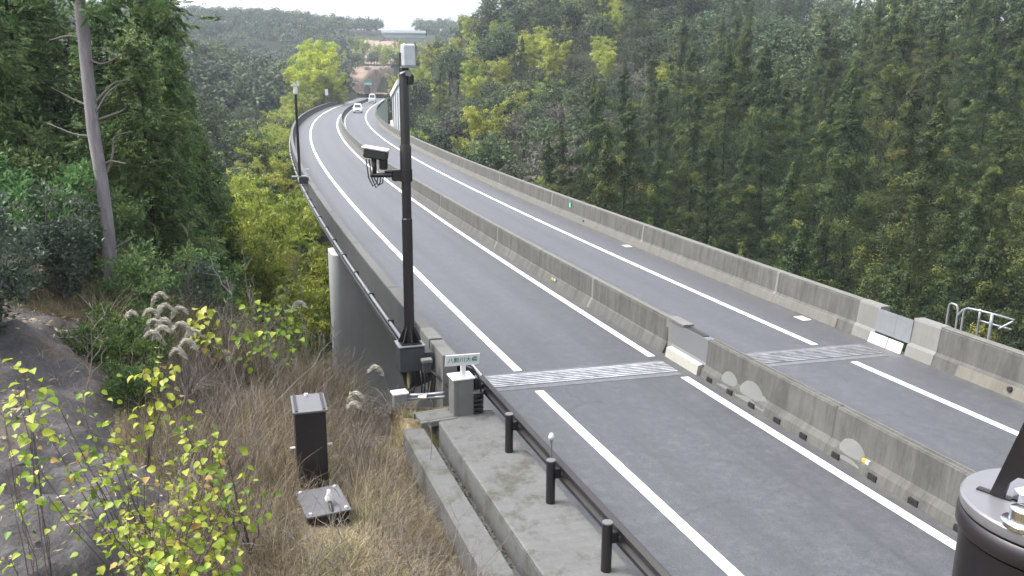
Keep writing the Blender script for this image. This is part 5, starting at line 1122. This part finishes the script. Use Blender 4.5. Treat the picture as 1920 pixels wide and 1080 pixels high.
def twig_tangle():
    """the grey leafless undergrowth between the grasses"""
    rg = np.random.RandomState(6); paths = []
    n = 2600; x = rg.uniform(-8.2, -3.3, n); y = rg.uniform(-10, 4.5, n); k = clear(x, y, .1) & (x > rock_edge(y)+.1); x, y = x[k], y[k]; z = tz(x, y)
    for px, py, pz in zip(x, y, z):
        h = rg.uniform(.3, 1.0); a = rg.rand()*6.28; tip = np.array([px+math.cos(a)*h*.6, py+math.sin(a)*h*.6, pz+h*.8]); P, Rr = stick((px, py, pz-.05), tip, .006, .0025, rg, 5, .1); paths.append((P, Rr))
        for _ in range(2):
            i = rg.randint(1, 4); d = unit(tip-P[0]+rg.normal(0, .6, 3)*h)*h*.45; paths.append(stick(P[i], P[i]+d, .004, .002, rg, 4, .1))
    tag(link('bare_undergrowth', woodmesh('bare_undergrowth', paths, BARK['twig'], 4)), kind='stuff')
twig_tangle()

# ------------------------------------------------------------------ bare saplings
def sapling(px, d, H, label, seed, lean=(0, 0), r=.016, br=7):
    rg = np.random.RandomState(seed); x, y = polar(px, d); z = float(tz([x], [y])[0])
    t = thing('bare_sapling', label, 'sapling', (x, y, z))
    L = _rt*lean[0]; P, Rr = stick((0, 0, -.1), (L[0], L[1], H), r, .004, rg, 9, .03); link('stem', woodmesh('stem', [(P, Rr)], BARK['twig'], 6), t)
    paths = []
    for k in range(br):
        q = rg.uniform(.25, .95); b = np.array([np.interp(q, np.linspace(0, 1, 9), P[:, i]) for i in range(3)]); a = rg.rand()*6.28; l = H*rg.uniform(.15, .36)*(1.2-q*.6)
        e = b+np.array([math.cos(a)*l*.6, math.sin(a)*l*.6, l*.75]); W = stick(b, e, r*.5, .003, rg, 6, .08); paths.append(W)
        for _ in range(3):
            i = rg.randint(1, 5); paths.append(stick(W[0][i], W[0][i]+unit(rg.normal(0, .5, 3)+np.array([0, 0, .7]))*l*.4, r*.25, .002, rg, 4, .08))
    link('branches', woodmesh('branches', paths, BARK['twig'], 5), t)
for a in ((400, 14.5, 2.9, 'bare dark sapling rising left of the tall cabinet', 1, (.15, 0), .016), (470, 19, 3.2, 'forked bare sapling with two pale arms at the wood edge', 2, (-.3, 0), .022), (570, 21, 3.8, 'slender pale bare sapling left of the bridge pier', 3, (-.35, 0), .022, 9), (600, 22, 2.6, 'short bare sapling touching the pier edge', 4, (.2, 0), .016), (520, 23, 3.0, 'bare grey sapling behind the forked one', 5, (.1, 0), .018),
          (800, 13.4, 1.5, 'dry brown weed stalk beside the gutter', 6, (-.02, 0), .009, 4), (440, 11.8, 1.9, 'thin bare stem left of the low dark box', 7, (.1, 0), .01), (240, 10.5, 1.6, 'bare brown stem among the yellow leaves', 8, (.2, 0), .012), (100, 13, 2.2, 'bare twig bush leaning over the rock bank', 9, (.35, 0), .013, 9), (330, 21, 2.8, 'bare bush behind the pampas plumes', 10, (.2, 0), .016, 9), (640, 14.6, 1.3, 'low bare twig left of the junction box', 11, (.3, 0), .01, 6), (500, 16.5, 1.9, 'bare bush in the middle of the dry grass', 12, (-.2, 0), .012, 9)): sapling(*a)
r5 = np.random.RandomState(31)
for k in range(16):
    px, d = r5.uniform(385, 640), r5.uniform(15.5, 24)
    sapling(px, d, r5.uniform(1.3, 2.6), 'leafless grey-brown bush among the tall weeds on the slope before the pier', 40+k, (r5.normal(0, .3), 0), .011, 11)
for o in COL.objects:
    if o.get('label', '').startswith('leafless grey-brown bush among'): o['group'] = 'leafless bushes on the slope'
x, y = polar(425, 15.0); b0 = np.array([x, y, float(tz([x], [y])[0])+.35]); e0 = at(640, 620, 16.5)
t = thing('arching_branch', 'long thin bare branch arching to the right in front of the pier', 'branch', tuple(b0)); r3 = np.random.RandomState(3)
link('stem', woodmesh('arch', [stick((0, 0, -.4), e0-b0, .013, .004, r3, 10, .035)]+[stick((e0-b0)*f, (e0-b0)*f+np.array([.1, .1, .35]), .006, .002, r3, 4) for f in (.5, .75, .88)], BARK['twig'], 6), t)

BARK['brown'] = bark('brown_twig', (.035, .027, .023), (.11, .09, .078), 2)
# ------------------------------------------------------------------ yellow-leaved shrubs: each leaf a curved heart-shaped blade
def heart(C, D, Nrm, L, tone, rg):
    n = len(C); S = unit(np.cross(D, Nrm)); Nn = np.cross(S, D); L = np.asarray(L)[:, None]
    prof = [(-.5, 0, 0), (-.46, .26, .05), (-.18, .44, .10), (.14, .34, .08), (.52, 0, -.2), (.14, -.34, .14), (-.18, -.44, .17), (-.46, -.26, .08)]
    P = [C+D*L*a+S*L*b+Nn*L*c for a, b, c in prof]; P.append(C+Nn*L*-.015)
    V = np.stack(P, 1).reshape(-1, 3); b = np.arange(n)[:, None]*9
    Q = np.stack([b+np.array([[0, 1, 2, 8]]), b+np.array([[8, 2, 3, 4]]), b+np.array([[8, 4, 5, 6]]), b+np.array([[0, 8, 6, 7]])], 1).reshape(-1, 4)
    return V, Q, np.repeat(tone, 9)
def yellow_shrub(base, tips, label, seed, nleaf=14, L=(.045, .1), tone=(.5, .28), r=.009):
    """branches reach from the base to each tip; leaves sit along them"""
    rg = np.random.RandomState(seed); base = np.array(base, float); t = thing('yellow_leaf_shrub', label, 'shrub', tuple(base)); paths, C, D = [], [], []
    for tp in tips:
        e = np.array(tp, float)-base; mid = e*np.array([.5, .5, .35]); q = np.linspace(0, 1, 9)[:, None]; P = (2*q*(1-q))*mid+q*q*e+rg.normal(0, .02, (9, 3))*np.sin(q*3.14); P[0, 2] -= .15; paths.append((P, np.linspace(r, .003, 9)))
        for k in range(nleaf):
            f = 1-.5*rg.rand()**1.3; b = np.array([np.interp(f, q[:, 0], P[:, i]) for i in range(3)]); o = unit(rg.normal(0, 1, 3)*np.array([1, 1, .6])); l = rg.uniform(.05, .28); c = b+o*l; paths.append((np.array([b, c]), np.array([.0022, .0014]))); C.append(c); D.append(o)
    C = np.array(C); D = unit(np.array(D)*np.array([1, 1, .3])+np.array([0, 0, -.35])+rg.normal(0, .25, (len(C), 3))); C = C+D*.035
    nr = unit(np.array([0, 0, 1.0])+unit(CAM-base)*.45+rg.normal(0, .45, (len(C), 3)))
    Ls = rg.uniform(L[0], L[1], len(C)); T = np.clip(rg.normal(tone[0], tone[1], len(C)), 0, 1)
    two = [stick(p[0][0], p[0][-1], p[1][0], p[1][-1], rg, 3, .01) if len(p[0]) == 2 else p for p in paths]
    link('branches', woodmesh('branches', two, BARK['brown'], 5), t)
    V, Q, TT = heart(C, D, nr, Ls, T, rg); link('leaves', quadmesh('leaves', V, Q, TT, LEAF['shrub']), t)
def gp(px, py, dd): return at(px, py, dd)
def gbase(px, d): x, y = polar(px, d); return (x, y, float(tz([x], [y])[0]))
yellow_shrub(gbase(150, 7.9), [gp(*a) for a in ((300, 880, 8.4), (345, 850, 8.5), (385, 900, 8.6), (420, 935, 8.6), (455, 890, 8.9), (290, 960, 8.1), (240, 930, 8.0), (345, 960, 8.1), (390, 830, 9.0), (460, 960, 8.8), (330, 1010, 7.8), (270, 890, 8.2), (400, 990, 8.2))], 'large yellow-leaved shrub in front of the low dark box', 1, 36)
yellow_shrub(gbase(420, 7.2), [gp(*a) for a in ((260, 1030, 7.4), (310, 1060, 7.2), (350, 1080, 7.1), (400, 1030, 7.6), (230, 1000, 7.5), (420, 1070, 7.5), (300, 1000, 7.7))], 'low yellow-green shrub at the bottom edge under the large shrub', 2, 24)
yellow_shrub(gbase(290, 8.2), [gp(*a) for a in ((115, 770, 9.0), (150, 760, 9.1), (165, 800, 9.0), (130, 830, 8.8), (205, 850, 8.8), (180, 880, 8.6), (100, 740, 9.2), (60, 860, 8.6), (90, 930, 8.2), (205, 780, 9.4), (175, 725, 9.4), (215, 830, 9.2), (75, 790, 9))], 'yellow-leaved shrub spreading over the dark rock bank', 3, 20)
yellow_shrub(gbase(-5, 8.6), [gp(*a) for a in ((38, 660, 9.0), (45, 690, 9.0), (30, 700, 8.9), (45, 720, 8.9))], 'upright yellow-leaved twig at the left edge of the rock bank', 4, 11, (.09, .13), (.55, .15), .006)
yellow_shrub(gbase(-30, 8.4), [gp(*a) for a in ((10, 800, 8.6), (15, 850, 8.5), (5, 770, 8.7), (20, 1050, 7.4), (12, 880, 8.2))], 'sparse yellow-leaved twigs cut by the left picture edge', 5, 9, (.05, .1), (.5, .25), .006)
yellow_shrub(gbase(215, 12.4), [gp(*a) for a in ((270, 690, 12.8), (300, 670, 13), (318, 665, 13), (285, 680, 12.9))], 'sprig of large yellow leaves below the pampas plumes', 6, 13, (.1, .14), (.7, .15), .014)
yellow_shrub(gbase(330, 12.2), [gp(*a) for a in ((325, 690, 12.6), (330, 730, 12.4), (335, 750, 12.3), (400, 820, 11.5))], 'thin hanging twig of small yellow leaves beside the large sprig', 7, 7, (.08, .11))
yellow_shrub(gbase(420, 17.0), [gp(*a) for a in ((365, 590, 17.3), (380, 580, 17.2), (362, 605, 17), (395, 600, 17))], 'yellow-leaved shrub with big pale leaves right of the pampas plumes', 8, 14, (.12, .18), (.75, .15), .014)
yellow_shrub(gbase(470, 17.6), [gp(*a) for a in ((430, 590, 17.8), (455, 570, 18), (480, 560, 18), (505, 575, 18), (530, 570, 18), (490, 610, 17.5), (520, 600, 17.6), (450, 620, 17.2), (575, 595, 18), (540, 590, 18.2))], 'yellow-green shrub at the top of the grassy slope left of the pier', 9, 13, (.1, .15), (.35, .2), .014)
yellow_shrub(gbase(420, 10.3), [gp(*a) for a in ((345, 800, 10.2), (390, 790, 10.4), (415, 810, 10.4), (360, 825, 10.2), (425, 850, 10.2), (490, 930, 9.6))], 'green-yellow twigs left of the tall cabinet', 10, 9, (.08, .12), (.35, .2))
# ------------------------------------------------------------------ pampas grass
def pampas(px, d, plumes, label, seed):
    rg = np.random.RandomState(seed); b = np.array(gbase(px, d)); t = thing('pampas_grass', label, 'pampas grass', tuple(b)); paths = []
    for qx, qy, dd, l in plumes:
        e = at(qx, qy, dd)-b; P, Rr = stick((rg.normal(0, .12), rg.normal(0, .12), -.05), e, .006, .004, rg, 7, .02); paths.append((P, Rr))
        dr = unit(_rt*rg.choice([-1, 1])*rg.uniform(.3, 1)+np.array([0, 0, .1])); n = 260; f = rg.rand(n); arc = np.array([0, 0, 1])*(l*.75*np.sin(f*2.6))[:, None]+dr*(l*.85*f**1.3)[:, None]
        hd = unit(dr*(.6+f[:, None])+np.array([0, 0, 1])*(.75-1.9*f)[:, None]+rg.normal(0, .22, (n, 3))); C = e+arc+hd*.06
        V, Q, T = leafpart(C, hd, .16*(.6+.6*rg.rand(n)), .016, np.clip(rg.normal(.5, .25, n), 0, 1), rg); link('plume', quadmesh('plume', V, Q, T, LEAF['plume']), t)
    for k in range(60):
        a = rg.rand()*6.28; l = rg.uniform(.5, 1.1); q = np.linspace(0, 1, 6)[:, None]; dr = np.array([math.cos(a), math.sin(a), 0]); paths.append((dr*l*.7*q**1.5+np.array([0, 0, 1])*l*(q-.45*q**3), np.linspace(.006, .002, 6)))
    link('stalks', woodmesh('stalks', paths, BARK['twig'], 4), t)
pampas(315, 15.6, [(283, 575, 16.2, .3), (292, 595, 16, .3), (305, 605, 15.9, .32), (270, 625, 15.6, .3), (285, 640, 15.5, .32), (310, 650, 15.4, .34), (330, 625, 15.8, .34), (345, 640, 15.8, .3), (320, 600, 16.2, .3)], 'big tuft of drooping pale pampas plumes in the grass below the bare trunk', 1)
pampas(370, 15.2, [(365, 635, 15.4, .36), (372, 660, 15.2, .3), (352, 675, 15, .26)], 'smaller pampas tuft with drooping plumes just right of the big tuft', 2)
pampas(228, 15.4, [(232, 605, 15.8, .25)], 'single short pampas plume beside the green ferns', 3)
pampas(650, 14.6, [(651, 755, 14.9, .22), (680, 770, 14.7, .2)], 'two small pale plumes in the straw left of the gutter lid', 4)
pampas(722, 16.2, [(720, 705, 16.6, .26)], 'lone pale plume in front of the pier beside the pole bracket', 5)
pampas(548, 18.5, [(546, 585, 18.8, .3)], 'lone pale plume right of the yellow-green slope shrub', 6)
# ------------------------------------------------------------------ the hazy air
def air():
    m = bpy.data.materials.new('haze'); m.use_nodes = True; n = m.node_tree; n.nodes.clear()
    v = n.nodes.new('ShaderNodeVolumePrincipled'); v.inputs['Color'].default_value = (.78, .87, 1, 1); v.inputs['Density'].default_value = .0003; v.inputs['Anisotropy'].default_value = .2
    o = n.nodes.new('ShaderNodeOutputMaterial'); n.links.new(v.outputs[0], o.inputs['Volume'])
    b = MB().box((0, 450, 62), (2400, 2400, 190)); ob = b.obj('haze', m); tag(ob, kind='stuff')
air()
